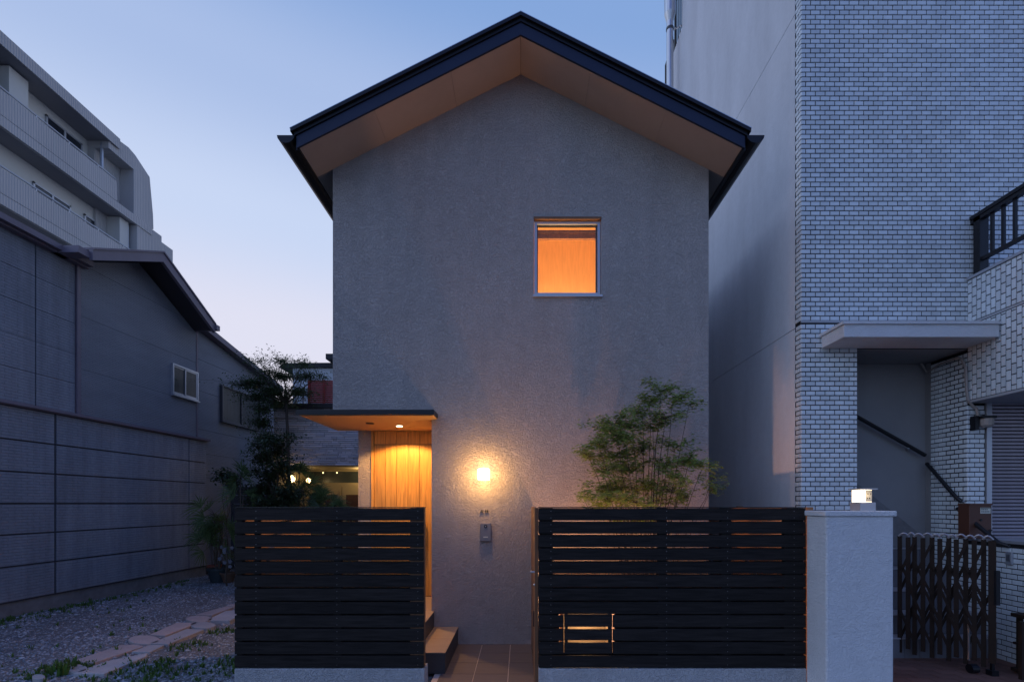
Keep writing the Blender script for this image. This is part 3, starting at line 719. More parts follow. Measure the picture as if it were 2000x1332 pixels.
# handrails
def rail(pts, r=.019, brackets=()):
    h = MB().tube(pts, r, 10).build('handrail', 'rail_black', B, smooth=False)
    for p, q in brackets: MB().tube([p, q], .012, 8).build('bracket', 'steel', h)
rail([P(1655, 803, 5.44), P(1807, 889, 5.44)], .021, [(P(1775, 874, 5.44), P(1772, 880, 5.53))])
rail([(XJ - .05, 5.44, 1.95), (XJ - .05, 5.07, 1.56), (XJ - .03, 5.03, 1.52)], .02, [((XJ - .05, 5.40, 1.93), (XJ, 5.40, 1.93)), ((XJ - .03, 5.03, 1.52), (XJ + .0, 5.03, 1.52))])
rail([(XJ - .05, 5.06, 1.45), (XJ - .05, 4.62, 1.12), (XJ - .02, 4.56, 1.10)], .02, [((XJ - .05, 5.03, 1.44), (XJ + .0, 5.03, 1.46)), ((XJ - .03, 4.57, 1.10), (XJ + .0, 4.57, 1.10))])
# things on it
fl = thing('outdoor_floodlight', 'unlit black wall light with a clear glass cover beside the roller shutter', 'wall light', (4.7, YT, 2.33))
c = P(1910, 827, 4.97)
MB().box(c.x - .055, c.x - .015, 4.94, 4.998, c.z - .07, c.z + .075).build('bracket', 'black_metal', fl)
MB().box(c.x - .014, c.x + .13, 4.90, 4.99, c.z + .045, c.z + .072).build('hood', 'black_metal', fl, bevel=.004)
MB().lathe((c.x + .06, 4.94, c.z - .045), [(.035, 0), (.058, .02), (.062, .07), (.058, .088)], 12).build('glass_cover', 'conduit', fl)
MB().tube([P(1676, 694, 5.48), P(1790, 696, 5.49), (XJ - .03, 5.46, 2.98), (XJ - .03, 5.30, 3.02), (XJ - .03, 5.08, 3.03), (XJ - .03, 5.03, 3.0), (XJ - .03, 4.985, 2.9), (XJ - .03, 4.975, 2.66), (XJ - .02, 4.97, 2.56), (c.x - .05, 4.97, 2.50), (c.x - .02, 4.965, 2.47), (c.x - .005, 4.965, c.z + .08)], .013, 8).build('conduit', 'conduit', fl)
lb = thing('letter_box', 'brown metal letter box with a white sticker on the sill by the shutter', 'letter box', (4.75, 4.9, 1.15))
x0, x1 = (1893 - CX) * 4.85 / F, (1937 - CX) * 4.85 / F
MB().box(x0, x1, 4.85, 4.975, 1.149, 1.49).build('body', 'box_brown', lb, bevel=.004)
MB().box(x0 - .002, x1 + .002, 4.842, 4.975, 1.482, 1.50).build('lid', 'box_brown', lb)
MB().box(x0 + .11, x1 - .015, 4.846, 4.8495, 1.40, 1.46).build('sticker', 'label_white', lb)
m = MB()
for r in range(2):
    for k in range(4 if r == 0 else 5): m.box(x0 + .118 + .017 * k, x0 + .129 + .017 * k, 4.8445, 4.8458, 1.436 - .022 * r, 1.445 - .022 * r)
m.box(x0 + .112, x1 - .017, 4.8445, 4.8458, 1.452, 1.458); m.build('sticker_text', 'ink', lb)
MB().tube([(x0 + .115, 4.849, 1.335), (x0 + .115, 4.842, 1.335)], .011, 10).build('lock', 'ink', lb)
m = MB()
for k in range(3): m.bar((x0 + .16 + .018 * k, 4.846, 1.19), (x0 + .20 + .014 * k, 4.846, 1.24), .005, .004, up=(0, 1, 0))
m.build('vent_slot', 'ink', lb)
sw = thing('outlet_box', 'small grey outdoor socket cover on the white tiled low wall', 'socket', (XJ - .004, 4.5, 1.0))
yy = F * XJ / (1974 - CX)
MB().box(XJ - .022, XJ - .001, yy - .03, yy + .03, .985 - .06, .985 + .06).build('cover', 'alu', sw, bevel=.005)
MB().box(XJ - .027, XJ - .0225, yy - .018, yy + .018, .96, 1.02).build('flap', 'steel', sw)
fp = thing('flue_pipe', 'tall round steel flue pipe rising beside the far end of the white side wall', 'pipe', (2.72, 8.9, 0))
pp = P(1308.5, 100, 8.85)
m = MB(); m.tube([(pp.x, 8.85, 0), (pp.x, 8.85, 10.3)], .062, 16); m.build('pipe', 'steel', fp, smooth=False)
MB().tube([(pp.x, 8.85, 9.02), (pp.x, 8.85, 9.05)], .066, 16).build('joint_ring', 'dark_alu', fp)
MB().tube([(pp.x, 8.85, 10.15), (pp.x, 8.85, 10.19)], .070, 16).build('joint_ring', 'dark_alu', fp)
MB().lathe((pp.x, 8.85, 10.45), [(.062, -.15), (.10, .0), (.105, .25), (.105, .7)], 16).build('cowl', 'steel', fp)
MB().bar((pp.x + .06, 8.85, 10.17), (XB + .1, 8.95, 10.35), .02).build('pipe_stay', 'steel', fp)
sta = thing('steel_stand', 'low dark metal stand at the bottom right corner by the tiled low wall', 'stand', (4.3, 4.15, 0))
for px_, y in ((1994, 4.25), (1999, 4.0)):
    q = P(px_, 1200, y); MB().box(q.x - .012, q.x + .02, y, y + .03, .04, .52).build('leg', 'gate_bronze', sta)
q = P(1985, 1200, 4.25); MB().box(q.x, q.x + .5, 3.95, 4.3, .50, .53).build('top', 'gate_bronze', sta)
MB().box(q.x, q.x + .5, 3.95, 4.3, .02, .05).box(q.x, q.x + .3, 4.02, 4.28, .26, .28).build('lower_shelf', 'gate_bronze', sta)

# ---------------------------------------------------------------- folding gate
G = thing('folding_gate', 'brown folding lattice gate with curved top caps, drawn open across the stairs', 'gate', (3.9, 4.5, 0))
A = Vector((3.53, 4.83, 0)); D = Vector((4.135, 4.20, 0)); dirv = (D - A).normalized(); nrm = Vector((dirv.y, -dirv.x, 0))
if nrm.y > 0: nrm = -nrm
cols = [1757, 1774, 1786, 1803, 1820, 1836, 1853, 1868, 1886, 1903, 1921, 1938]
def gate_at(px_):
    k = (px_ - CX) / F   # X = k*Y along A + t*dir
    t = (k * A.y - A.x) / (dirv.x - k * dirv.y); return A + dirv * t
G_pts = [gate_at(p) for p in cols]
for i, p in enumerate(G_pts):
    w_ = .034 if i < len(G_pts) - 1 else .05
    zb = .06 + .05 * (i % 2); zt = 1.175 if i % 2 else 1.185
    q = p + nrm * (.012 if i % 2 else -.012)
    MB().bar((q.x, q.y, zb), (q.x, q.y, zt), w_, .022, up=tuple(nrm)).build('post', 'gate_bronze', G)
# curved caps joining pairs
for i in range(len(G_pts) - 1):
    a, b = G_pts[i], G_pts[i + 1]; pts = []
    for k in range(7):
        t = k / 6; p = a.lerp(b, -.1 + 1.2 * t); pts.append((p.x, p.y, 1.182 + .032 * sin(pi * t) + (.006 if i % 2 else 0)))
    MB().tube(pts, .010, 6).build('curved_cap', 'gate_cap', G)
# lattice
for i in range(len(G_pts) - 2):
    a, b = G_pts[i] + nrm * .02, G_pts[i + 2] + nrm * .02
    for zc in ((.34, .80) if i % 2 == 0 else (.57,)):
        MB().bar((a.x, a.y, zc + .15), (b.x, b.y, zc - .15), .004, .022, up=tuple(nrm.cross(Vector((0, 0, 1))))).build('lattice_bar', 'gate_bronze', G)
        a2, b2 = G_pts[i] - nrm * .02, G_pts[i + 2] - nrm * .02
        MB().bar((a2.x, a2.y, zc - .15), (b2.x, b2.y, zc + .17), .004, .022, up=tuple(nrm.cross(Vector((0, 0, 1))))).build('lattice_bar', 'gate_bronze', G)
    if i % 2 == 0:
        MB().bar((b.x, b.y, 1.13), (a.x, a.y, .80), .004, .022, up=tuple(nrm.cross(Vector((0, 0, 1))))).build('lattice_bar', 'gate_bronze', G)
c = gate_at(1892); MB().tube([(c.x, c.y, .1), (c.x, c.y, .42)], .010, 8).build('drop_bolt', 'steel', G)
c2 = c - Vector((.02, .06, 0)); MB().tube([(c2.x - .03, c2.y, .045), (c2.x + .03, c2.y, .045)], .04, 14).build('castor', 'black_metal', G)
c3 = gate_at(1936); MB().box(c3.x - .03, c3.x + .03, c3.y - .04, c3.y + .02, .004, .05).box(c3.x - .012, c3.x + .012, c3.y - .02, c3.y, .05, .14).build('foot_stop', 'black_metal', G)
MB().box(c3.x - .005, c3.x + .03, c3.y - .05, c3.y - .028, .62, .92).build('lock_case', 'rail_black', G)
MB().tube([(2.95, 4.72, .0), (2.95, 4.72, 1.18)], .03, 8) .build('wall_post', 'gate_bronze', G)
MB().bar((A.x - .02, A.y, .02), (A.x - .02, A.y, 1.19), .05).build('wall_post', 'gate_bronze', G)

# ================================================================== LEFT: GREY SIDED HOUSE (local frame: x out of wall, y along it)
L = thing('grey_siding_house', 'dark grey siding house with a gable and ledge along the left edge of the yard', 'house', (-6.85, 6.4, 0), -atan2(.04, 1))
WLOC[L.name] = Vector((0, 0, 0))
def Lb(name, m, mb, parent=None, **k): return mb.build(name, m, parent or L, local=True, **k)
u0 = -3.0
Lb('foundation', 'concrete', MB().box(-.2, .055, u0, 3.80, -.05, .183), bevel=.005)
Lb('backing', 'seam', MB().box(-.2, .045, u0, 3.78, .184, 2.80).box(-.3, -.012, u0, 6.6, .0, 4.6).prism([(u0, 4.6), (1.0, 4.6), (1.0, 5.15), (u0, 5.15)], 'x', -.3, -.012).prism([(1.0, 4.6), (3.61, 4.6), (3.61, 4.95), (2.2, 5.65), (1.0, 5.1)], 'x', -.3, -.012))
# lower panels
us = [u0, -1.6, .63, 3.31, 3.80]; zs = [.188, .66, 1.085, 1.5, 1.927, 2.354, 2.80]
for a, b in zip(us[:-1], us[1:]):
    for c_, d_ in zip(zs[:-1], zs[1:]):
        g2 = .018 if b < 3.5 else .008
        Lb('siding_panel', 'siding', MB().box(.03, .062, a + g2, b - (g2 if b < 3.7 else 0), c_ + .011, d_ - .011))
Lb('base_flashing', 'trim_dark', MB().box(.03, .075, u0, 3.81, .183, .196))
Lb('ledge', 'trim_purple', MB().box(-.01, .125, u0, 3.86, 2.815, 2.855).box(-.01, .10, u0, 3.84, 2.80, 2.814))
# upper panels, section 1
us = [u0, -2.2, -.9, .40, .985]; zs = [2.87, 3.33, 3.78, 4.24, 4.69, 5.14]
for a, b in zip(us[:-1], us[1:]):
    for c_, d_ in zip(zs[:-1], zs[1:]): Lb('siding_panel', 'siding', MB().box(-.012, .010, a + .010, b - .010, c_ + .003, d_ - .003))
Lb('corner_trim', 'trim_purple', MB().box(-.01, .035, .99, 1.05, 2.856, 5.2))
Lb('eave_gutter', 'trim_purple', MB().box(-.01, .10, u0, 1.12, 5.14, 5.22).box(.10, .17, u0, 1.12, 5.17, 5.25))
# gable section
UR, ZRG = 2.15, 5.93; gable = [(1.055, 2.87), (3.60, 2.87), (3.60, 5.0), (2.15, 5.75), (1.055, 5.22)]
wA = (2.90, 3.595, 3.60, 4.20)  # window u0,u1,z0,z1
zs = [2.87, 3.58, 4.40, 5.20, 5.80]
for c_, d_ in zip(zs[:-1], zs[1:]):
    pc = clip(clip(gable, 0, -1, -(c_ + .002)), 0, 1, d_ - .002)
    if len(pc) < 3: continue
    if c_ == 3.58:
        for q in (clip(pc, 1, 0, wA[0]), clip(pc, -1, 0, -wA[1])): Lb('siding_panel', 'siding_smooth', MB().prism(q, 'x', -.012, .008))
        for q in (clip(clip(clip(pc, -1, 0, -wA[0]), 1, 0, wA[1]), 0, -1, -wA[3]),):
            if len(q) > 2: Lb('siding_panel', 'siding_smooth', MB().prism(q, 'x', -.012, .008))
    else: Lb('siding_panel', 'siding_smooth', MB().prism(pc, 'x', -.012, .008))
# roof over the gable, rakes overhanging to the right
rk = MB(); T_ = .17
pk = (UR, ZRG); le = (.80, 5.28); re = (3.52, 5.16)
def slab(a, b, th, x0, x1): return [(a[0], a[1] - th), (b[0], b[1] - th), b, a], x0, x1
for a_, b_ in ((le, pk), (pk, re)):
    q, s0, s1 = slab(a_, b_, T_, .40, .46); Lb('rake_board', 'trim_purple', MB().prism(q, 'x', s0, s1))
    q, s0, s1 = slab((a_[0], a_[1] + .02), (b_[0], b_[1] + .02), .03, -4.0, .48); Lb('roof', 'trim_purple', MB().prism(q, 'x', s0, s1))
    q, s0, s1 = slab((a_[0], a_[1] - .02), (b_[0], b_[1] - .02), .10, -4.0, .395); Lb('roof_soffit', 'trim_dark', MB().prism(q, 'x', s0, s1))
Lb('eave_end', 'trim_purple', MB().box(-1.0, .42, .62, .80, 5.14, 5.24))
Lb('eave_end', 'trim_purple', MB().box(-1.0, .50, 3.50, 3.60, 5.05, 5.15))
Lb('corner_trim', 'trim_purple', MB().box(-.01, .02, 3.575, 3.62, 2.856, 5.05))
# window A
u_, v_, z_, t_ = wA
def slide_window(u_, v_, z_, t_, fr, gl_, d=.05):
    W_ = Lb('window', fr, MB().box(.0, d, u_, u_ + .03, z_, t_).box(.0, d, v_ - .03, v_, z_, t_).box(.0, d, u_ + .03, v_ - .03, t_ - .03, t_).box(.0, d, u_ + .03, v_ - .03, z_, z_ + .035))
    WLOC[W_.name] = Vector((0, 0, 0)); mu = (u_ + v_) / 2
    for k, (a, b) in enumerate(((u_ + .03, mu + .015), (mu - .015, v_ - .03))):
        x_ = d * .55 if k else d * .3
        Lb('sash', fr, MB().box(x_, x_ + .012, a, a + .025, z_ + .035, t_ - .03).box(x_, x_ + .012, b - .025, b, z_ + .035, t_ - .03).box(x_, x_ + .012, a, b, z_ + .035, z_ + .065).box(x_, x_ + .012, a, b, t_ - .055, t_ - .03), W_)
        Lb('pane', gl_, MB().box(x_ + .003, x_ + .006, a + .02, b - .02, z_ + .06, t_ - .05), W_)
    Lb('sill', fr, MB().box(.0, d + .03, u_ - .01, v_ + .01, z_ - .02, z_ - .001), W_)
    return W_
slide_window(*wA, 'alu', 'glass_frost')
# rear section, lower mono-pitch
rear = [(3.625, .18), (6.6, .18), (6.6, 4.54), (3.625, 5.10)]
wB = (4.32, 5.78, 3.32, 4.13)
zs = [.18, 1.0, 1.55, 2.05, 2.55, 3.05, 3.85, 4.5, 5.2]; bm_holes = wB
for c_, d_ in zip(zs[:-1], zs[1:]):
    pc = clip(clip(rear, 0, -1, -(c_ + .003)), 0, 1, d_ - .003)
    Lb('siding_panel', 'siding_smooth', MB().prism(pc, 'x', -.012, .004))
slide_window(*wB, 'dark_alu', 'glass_frost', d=.07)
Lb('rear_roof', 'trim_purple', MB().prism([(3.60, 5.12), (6.7, 4.52), (6.7, 4.64), (3.60, 5.24)], 'x', -3.0, .16))
Lb('main_volume', 'siding_smooth', MB().box(-4, -.31, u0, 6.6, 0, 4.5))

# ================================================================== APARTMENT BLOCK (far left)
AP = thing('apartment_block', 'pale apartment block with long ribbed balconies rising behind the grey siding house', 'building', (-20, 18, 0))
XA = -18.6; XI = -19.45
MB().box(-30, XI, 8, 23.4, 0, 17.9).build('wall', 'apt_wall', AP)
rs = MB().box(-30, XA + .15, 8, 22.2, 17.77, 18.2).build('roof_slab', 'apt_slab', AP)
MB().box(XA + .15, XA + .20, 8, 22.21, 17.75, 18.22).build('fascia', 'apt_ribbed', rs)
for zt, zb_, ye in ((16.2, 14.93, 22.1), (13.4, 12.15, 24.0), (10.6, 9.35, 24.0)):
    bl = MB().box(XI, XA, 8, 24.2, zb_, zb_ + .2).build('balcony', 'apt_slab', AP)
    MB().box(XA, XA + .14, 8, ye, zb_ + .38, zt).build('parapet', 'apt_ribbed', bl)
    MB().box(XA, XA + .14, 8, 24.2, zb_ - .02, zb_ + .36).build('parapet_base', 'apt_ribbed', bl)
    MB().tube([(XA + .07, 8, zt + .12), (XA + .07, ye, zt + .12)], .035, 8).build('balcony_rail', 'alu', bl)
    m = MB(); y = 9.0
    while y < ye: m.box(XA + .05, XA + .09, y, y + .05, zt, zt + .12); y += 1.35
    m.build('rail_stud', 'alu', bl)
for y0, y1, z0_, z1_ in ((19.76, 21.4, 15.7, 17.4), (16.2, 18.0, 15.7, 17.4), (19.24, 20.85, 12.9, 14.32), (21.5, 23.0, 12.9, 14.38), (15.4, 17.4, 12.9, 14.3)):
    wn_ = MB().box(XI, XI + .06, y0, y0 + .07, z0_, z1_).box(XI, XI + .06, y1 - .07, y1, z0_, z1_).box(XI, XI + .06, y0, y1, z1_ - .07, z1_).box(XI + .001, XI + .061, (y0 + y1) / 2 - .04, (y0 + y1) / 2 + .04, z0_, z1_).build('window', 'alu', AP)
    MB().box(XI + .01, XI + .03, y0 + .07, (y0 + y1) / 2 - .04, z0_, z1_ - .07).build('pane', 'glass_dark', wn_)
    MB().box(XI + .01, XI + .03, (y0 + y1) / 2 + .04, y1 - .07, z0_, z1_ - .07).build('pane', 'glass_dark', wn_)
MB().box(XI, XI + .5, 17.9, 18.6, 15.1, 17.7).build('partition', 'apt_wall', AP)
MB().box(XI, XI + .7, 22.6, 23.1, 12.3, 14.9).build('partition', 'apt_wall', AP)
for y, z0_, z1_ in ((21.75, 15.9, 17.7), (23.15, 12.4, 14.9)): MB().tube([(XA - .25, y, z0_), (XA - .25, y, z1_)], .07, 8).build('drain_pipe', 'alu', AP)
poly = [(21.7, 15.3), (24.35, 15.3), (24.32, 16.0), (24.1, 17.75), (23.2, 18.2), (22.8, 18.28), (22.2, 18.2), (21.7, 18.0)]
m = MB(); m.prism(clip(poly, 0, -1, -17.45), 'x', XI - 4, XA + .1); m.prism(clip(clip(poly, -1, 0, -23.1), 0, 1, 17.45), 'x', XI - 4, XA + .1); m.prism(rect(21.7, 23.1, 15.3, 17.45), 'x', XI - 4, XA - .55)
m.prism([(22.0, 11.5), (24.9, 11.5), (24.9, 15.2), (24.3, 15.298), (22.0, 15.298)], 'x', XI - 4, XI + .1); m.box(XI - 4, XA + .1, 23.3, 24.9, 9, 15.25); m.box(XI - 4, XA + .1, 24.9, 25.7, 9, 14.95)
m.build('end_wall', 'apt_ribbed', AP)

# ================================================================== NEIGHBOUR BEHIND (stone-clad terrace house)
NB = thing('stone_clad_house', 'low stone-clad house with a lit entrance behind the porch of the gabled house', 'house', (-4, 11, 0))
YN = 11.0; xn = (535 - CX) * YN / F
MB().box(xn, -1.0, YN, YN + .3, 2.36, 3.66).build('wall', 'stone_gap', NB)
MB().box(xn - .05, -1.0, YN - .06, YN + .4, 3.66, 3.76).build('parapet_cap', 'trim_dark', NB)
V = MB(); z = 2.365
while z < 3.64:
    x = xn + random.uniform(-.2, 0); h_ = random.uniform(.040, .056)
    while x < -2.6:
        l_ = random.choice((.08, .14, .2, .3, .42)) * random.uniform(.8, 1.2); dd = random.uniform(.008, .045)
        a = max(x, xn); b = min(x + l_ - .006, -2.6)
        if b > a + .01:
            V.add([(a, YN, z), (b, YN, z), (b, YN, z + h_ - .006), (a, YN, z + h_ - .006), (a + .006, YN - dd, z + .006), (b - .006, YN - dd * random.uniform(.5, 1), z + .004), (b - .008, YN - dd * .5, z + h_ - .011), (a + .008, YN - dd * .5, z + h_ - .011)],
                  [(4, 5, 6, 7), (0, 1, 5, 4), (1, 2, 6, 5), (2, 3, 7, 6), (3, 0, 4, 7)])
        x += l_
    z += h_
tag(V.build('cladding_stone', 'stone_pale', NB, recalc=False), kind='stuff')
MB().box(xn, xn + .25, YN, 12.3, 0, 2.36).box(xn, -1.0, 12.2, 12.3, 0, 3.6).build('entrance_wall', 'neigh_wall', NB)
MB().box(xn + .25, -1.0, YN + .02, 12.2, 2.345, 2.36).build('entrance_ceiling', 'neigh_wall', NB)
yy = 12.18
MB().box(xn + .25, -2.6, yy - .03, yy, 2.02, 2.30).build('transom', 'glass_frost', NB)
m = MB(); m.box(xn + .25, -2.6, yy - .05, yy, 1.93, 2.02).box(xn + .25, -2.6, yy - .05, yy, 2.30, 2.345).build('door_frame', 'neigh_wall', NB)
for k in range(5):
    x_ = -5.0 + .52 * k
    dp = MB().box(x_, x_ + .50, yy - .045, yy - .005, .1, 1.93).build('entrance_door', 'neigh_door' if k > 2 else 'neigh_wall', NB)
    MB().box(x_ + .10, x_ + .40, yy - .06, yy - .046, .3, 1.72).build('door_panel', 'neigh_door', dp)
    MB().box(x_ + .46, x_ + .485, yy - .075, yy - .046, .6, 1.85).build('door_pull', 'neigh_wall', dp)
for k, (px_, y) in enumerate(((631, 12.0), (658, 12.0))):
    q = P(px_, 923, y); MB().sphere((q.x, q.y, q.z), .018, 8, 6).build('entrance_downlight', 'lamp_small', NB)
NL = []
for (px_, py_, y, r, lab) in ((569, 935, 10.85, .075, 'bright round globe lamp at the left end of the stone-clad house entrance'), (603, 938, 11.6, .055, 'smaller glowing globe lamp deeper inside the stone-clad house entrance')):
    q = P(px_, py_, y); T = thing('globe_lamp', lab, 'lamp', (q.x, q.y, q.z))
    MB().sphere((q.x, q.y, q.z), r, 14, 10).build('globe', 'lamp_globe', T)
    if y < 11: MB().bar((q.x, q.y + r * .8, q.z), (q.x, YN - .01 + .0, q.z + .0), .03).box(q.x - .04, q.x + .04, YN - .02, YN + .02, q.z - .1, q.z + .1).build('arm', 'neigh_frame', T)
    else: MB().bar((q.x, q.y, q.z + r * .9), (q.x, q.y, 2.345), .012).build('stem', 'neigh_frame', T)
lamp('entrance_glow', 'POINT', (-3.9, 11.75, 2.2), 9, (1.0, .66, .26), .06)
# red terrace screen, small railings
rsn = thing('red_screen', 'red wooden louvre screen on top of the stone-clad house', 'screen', (-4.2, 11.2, 3.77))
xa, xb = (603 - CX) * 11.2 / F, -2.6
for k in range(12):
    MB().box(xa, xb, 11.18, 11.20, 3.775 + .048 * k, 3.775 + .048 * k + .041).build('slat', 'red_wood', rsn)
for x_ in (xa, (632 - CX) * 11.2 / F, xb - .04): MB().box(x_, x_ + .05, 11.14, 11.179, 3.765, 4.35).build('post', 'red_wood', rsn)
trr = thing('terrace_railing', 'thin pale terrace railing left of the red screen', 'railing', (-5, 11.2, 3.77))
xc = (575 - CX) * 11.2 / F
for k in range(6): MB().box(xc, xa - .02, 11.22, 11.235, 3.80 + .07 * k, 3.815 + .07 * k).build('rail', 'alu', trr)
for x_ in (xc, (xc + xa) / 2): MB().box(x_, x_ + .03, 11.24, 11.27, 3.76, 4.2).build('post', 'alu', trr)
fh = thing('white_far_house', 'white house with a low dark roof glimpsed behind the red screen', 'house', (-6, 16, 0))
MB().box((572 - CX) * 16 / F, -3, 16, 20, 0, 5.97).build('wall', 'white_wall_far', fh)
q0 = P(540, 712, 15.7)
MB().prism([((543 - CX) * 15.9 / F, 5.98), (-3, 5.98), (-3, 6.14), ((555 - CX) * 15.9 / F, 6.12)], 'y', 15.9, 20.3).build('roof', 'roof_tile_dark', fh)
MB().box((636 - CX) * 15.5 / F, -3, 15.5, 16.5, 6.13, 6.3).build('ridge', 'roof_tile_dark', fh)
# small wall piece between siding house and stone house
dk = thing('passage_fence', 'dark garden fence closing the gap behind the potted plants', 'fence', (-6.1, 11.2, 0))
for k in range(9): MB().box(-6.72, xn, 11.1, 11.12, .1 + .2 * k, .28 + .2 * k).build('board', 'seam', dk)
for x_ in (-6.7, -6.1): MB().box(x_, x_ + .06, 11.121, 11.18, 0, 1.95).build('post', 'seam', dk)

# ================================================================== PLANTS
def star_leaf(c, r, nrm_, ang, lobes=5):
    n_ = Vector(nrm_).normalized(); a = n_.orthogonal().normalized(); b = n_.cross(a)
    vs = [c]; k = lobes * 2
    for i in range(k + 1):
        th = ang + (-.62 + 1.24 * i / k) * pi; rr = r * (1 if i % 2 else .38) * (1.0 - .35 * abs(2 * i / k - 1))
        vs.append(c + (a * cos(th) + b * sin(th)) * rr - n_ * (.15 * rr if i % 2 else 0))
    return vs, [(0, i, i + 1) for i in range(1, k + 1)]
def oval_leaf(c, l, w_, d_, n_):
    d_ = Vector(d_).normalized(); s_ = d_.cross(Vector(n_)); s_ = s_.normalized() if s_.length > .01 else d_.orthogonal()
    nn = s_.cross(d_)
    return [c, c + d_ * l * .45 + s_ * w_ / 2 - nn * .1 * w_, c + d_ * l - nn * l * .15, c + d_ * l * .45 - s_ * w_ / 2 - nn * .1 * w_], [(0, 1, 2), (0, 2, 3)]
def rv(s=1.0): return Vector((random.uniform(-1, 1), random.uniform(-1, 1), random.uniform(-1, 1))) * s
def curve(p, q, sag=.0, jit=.03, n=5):
    p, q = Vector(p), Vector(q); out = []
    for i in range(n + 1):
        t = i / n; c = p.lerp(q, t); c.z += sag * sin(pi * t); 
        if 0 < i < n: c += rv(jit)
        out.append(c)
    return out
# --- maple behind the right fence
MPL = thing('maple_tree', 'young multi-stemmed green maple standing behind the right slatted fence', 'tree', (1.2, 4.6, 0))
stems = MB(); leaves = MB(); YM = 4.6
bases = [(1.13 + .035 * i, 4.58 + random.uniform(-.05, .05), 0) for i in range(6)]
clusters = [(1290, 757, 38, 10, 46), (1268, 778, 36, 12, 50), (1312, 783, 38, 10, 46), (1345, 789, 22, 4, 18), (1300, 808, 40, 12, 60), (1255, 802, 30, 10, 40), (1200, 818, 42, 12, 66), (1235, 826, 40, 12, 56), (1178, 836, 36, 10, 44), (1275, 828, 34, 11, 46), (1222, 850, 55, 15, 90),
  (1170, 862, 38, 10, 52), (1150, 884, 34, 9, 44), (1200, 882, 50, 13, 84), (1255, 872, 42, 12, 60), (1318, 866, 32, 11, 44), (1345, 893, 34, 12, 60), (1372, 905, 22, 9, 34), (1295, 900, 44, 12, 56), (1235, 910, 48, 14, 80), (1180, 915, 40, 12, 60), (1330, 930, 36, 12, 44), (1390, 930, 18, 6, 14),
  (1165, 950, 48, 9, 54), (1210, 945, 46, 14, 84), (1140, 968, 34, 6, 26), (1260, 945, 44, 14, 70), (1315, 952, 42, 12, 54), (1345, 968, 32, 6, 24), (1385, 955, 24, 8, 20), (1190, 972, 50, 10, 60), (1245, 975, 44, 10, 54), (1296, 978, 40, 8, 34), (1170, 990, 30, 8, 26), (1230, 1010, 50, 16, 50), (1290, 1015, 40, 14, 30)]
for ci, (cx_, cy_, rx, ry, nl_) in enumerate(clusters):
    y = YM + random.uniform(-.18, .22); c = P(cx_, cy_, y); s_ = y / F
    b0 = bases[min(5, max(0, int((cx_ - 1150) / 40)))]
    mid = Vector(b0).lerp(c, .55) + Vector(((cx_ - 1250) * -.0006, 0, .08))
    root_ = curve(b0, mid, 0, .012, 5)[:-1] + curve(mid, c - Vector((0, 0, ry * s_)), 0, .015, 4)
    stems.tube(root_, .007 if ci % 4 else .012, 5, .002)
    ntw = max(4, nl_ // 6)
    for k in range(ntw):
        ang = random.uniform(0, 2 * pi); q = c + Vector((cos(ang) * rx * s_ * random.uniform(.5, 1.15), sin(ang) * .17, random.uniform(-1.5, 1.5) * ry * s_ - .01))
        start = c - Vector((0, 0, ry * s_ * .8)); tw = curve(start, q, .015, .006, 4); stems.tube(tw, .003, 4, .001)
        for j in range(int(nl_ * 7.0 / ntw)):
            t = random.uniform(.25, 1.08); p = start.lerp(q, t) + Vector((random.gauss(0, .034), random.gauss(0, .035), random.gauss(0, .028) + .015 * sin(pi * min(t, 1))))
            leaves.add(*star_leaf(p, random.uniform(.022, .038), Vector((random.uniform(-.5, .5), random.uniform(-.7, .3), 1)), random.uniform(0, 2 * pi)))
stems.build('trunk', 'bark', MPL, smooth=True); leaves.build('crown', 'maple_leaf', MPL, recalc=False)

# --- trees behind left
def leafy_tree(name, label, base, clusters, Y0, lm, leaf_len, spread=.3, trunk_r=.03, cat='tree', perL=1.0):
    T = thing(name, label, cat, base); st_ = MB(); lv = MB()
    top = P(clusters[0][0], clusters[0][1], Y0); mid = Vector((base[0], base[1], top.z * (.80 if name == 'garden_tree' else .6))) + Vector(((top.x - base[0]) * .5, 0, 0))
    st_.tube(curve(base, mid, 0, .03, 6), trunk_r, 7, trunk_r * .6)
    for cx_, cy_, rx, ry, n_ in clusters:
        y = Y0 + random.uniform(-spread, spread) * .6; c = P(cx_, cy_, y); s_ = y / F
        st_.tube(curve(mid if c.z > mid.z else Vector(base).lerp(mid, .5), c, .05, .03, 5), trunk_r * .4, 5, .004)
        for k in range(int(n_ * perL / 2)):
            q = c + Vector((random.gauss(0, .55) * rx * s_, random.gauss(0, .5) * spread, random.gauss(0, .5) * ry * s_)); st_.tube([c, c.lerp(q, .5) + rv(.02), q], .003, 3, .001)
            for j in range(14):
                p = c.lerp(q, random.uniform(.2, 1.15)) + rv(leaf_len * 1.3)
                lv.add(*oval_leaf(p, leaf_len * random.uniform(.7, 1.2), leaf_len * .42, Vector((random.uniform(-1, 1), random.uniform(-1, 1), random.uniform(-.6, .5))), Vector((random.uniform(-.4, .4), random.uniform(-.6, .2), 1))))
    st_.build('trunk', 'bark', T, smooth=True); lv.build('crown', lm, T, recalc=False)
    return T
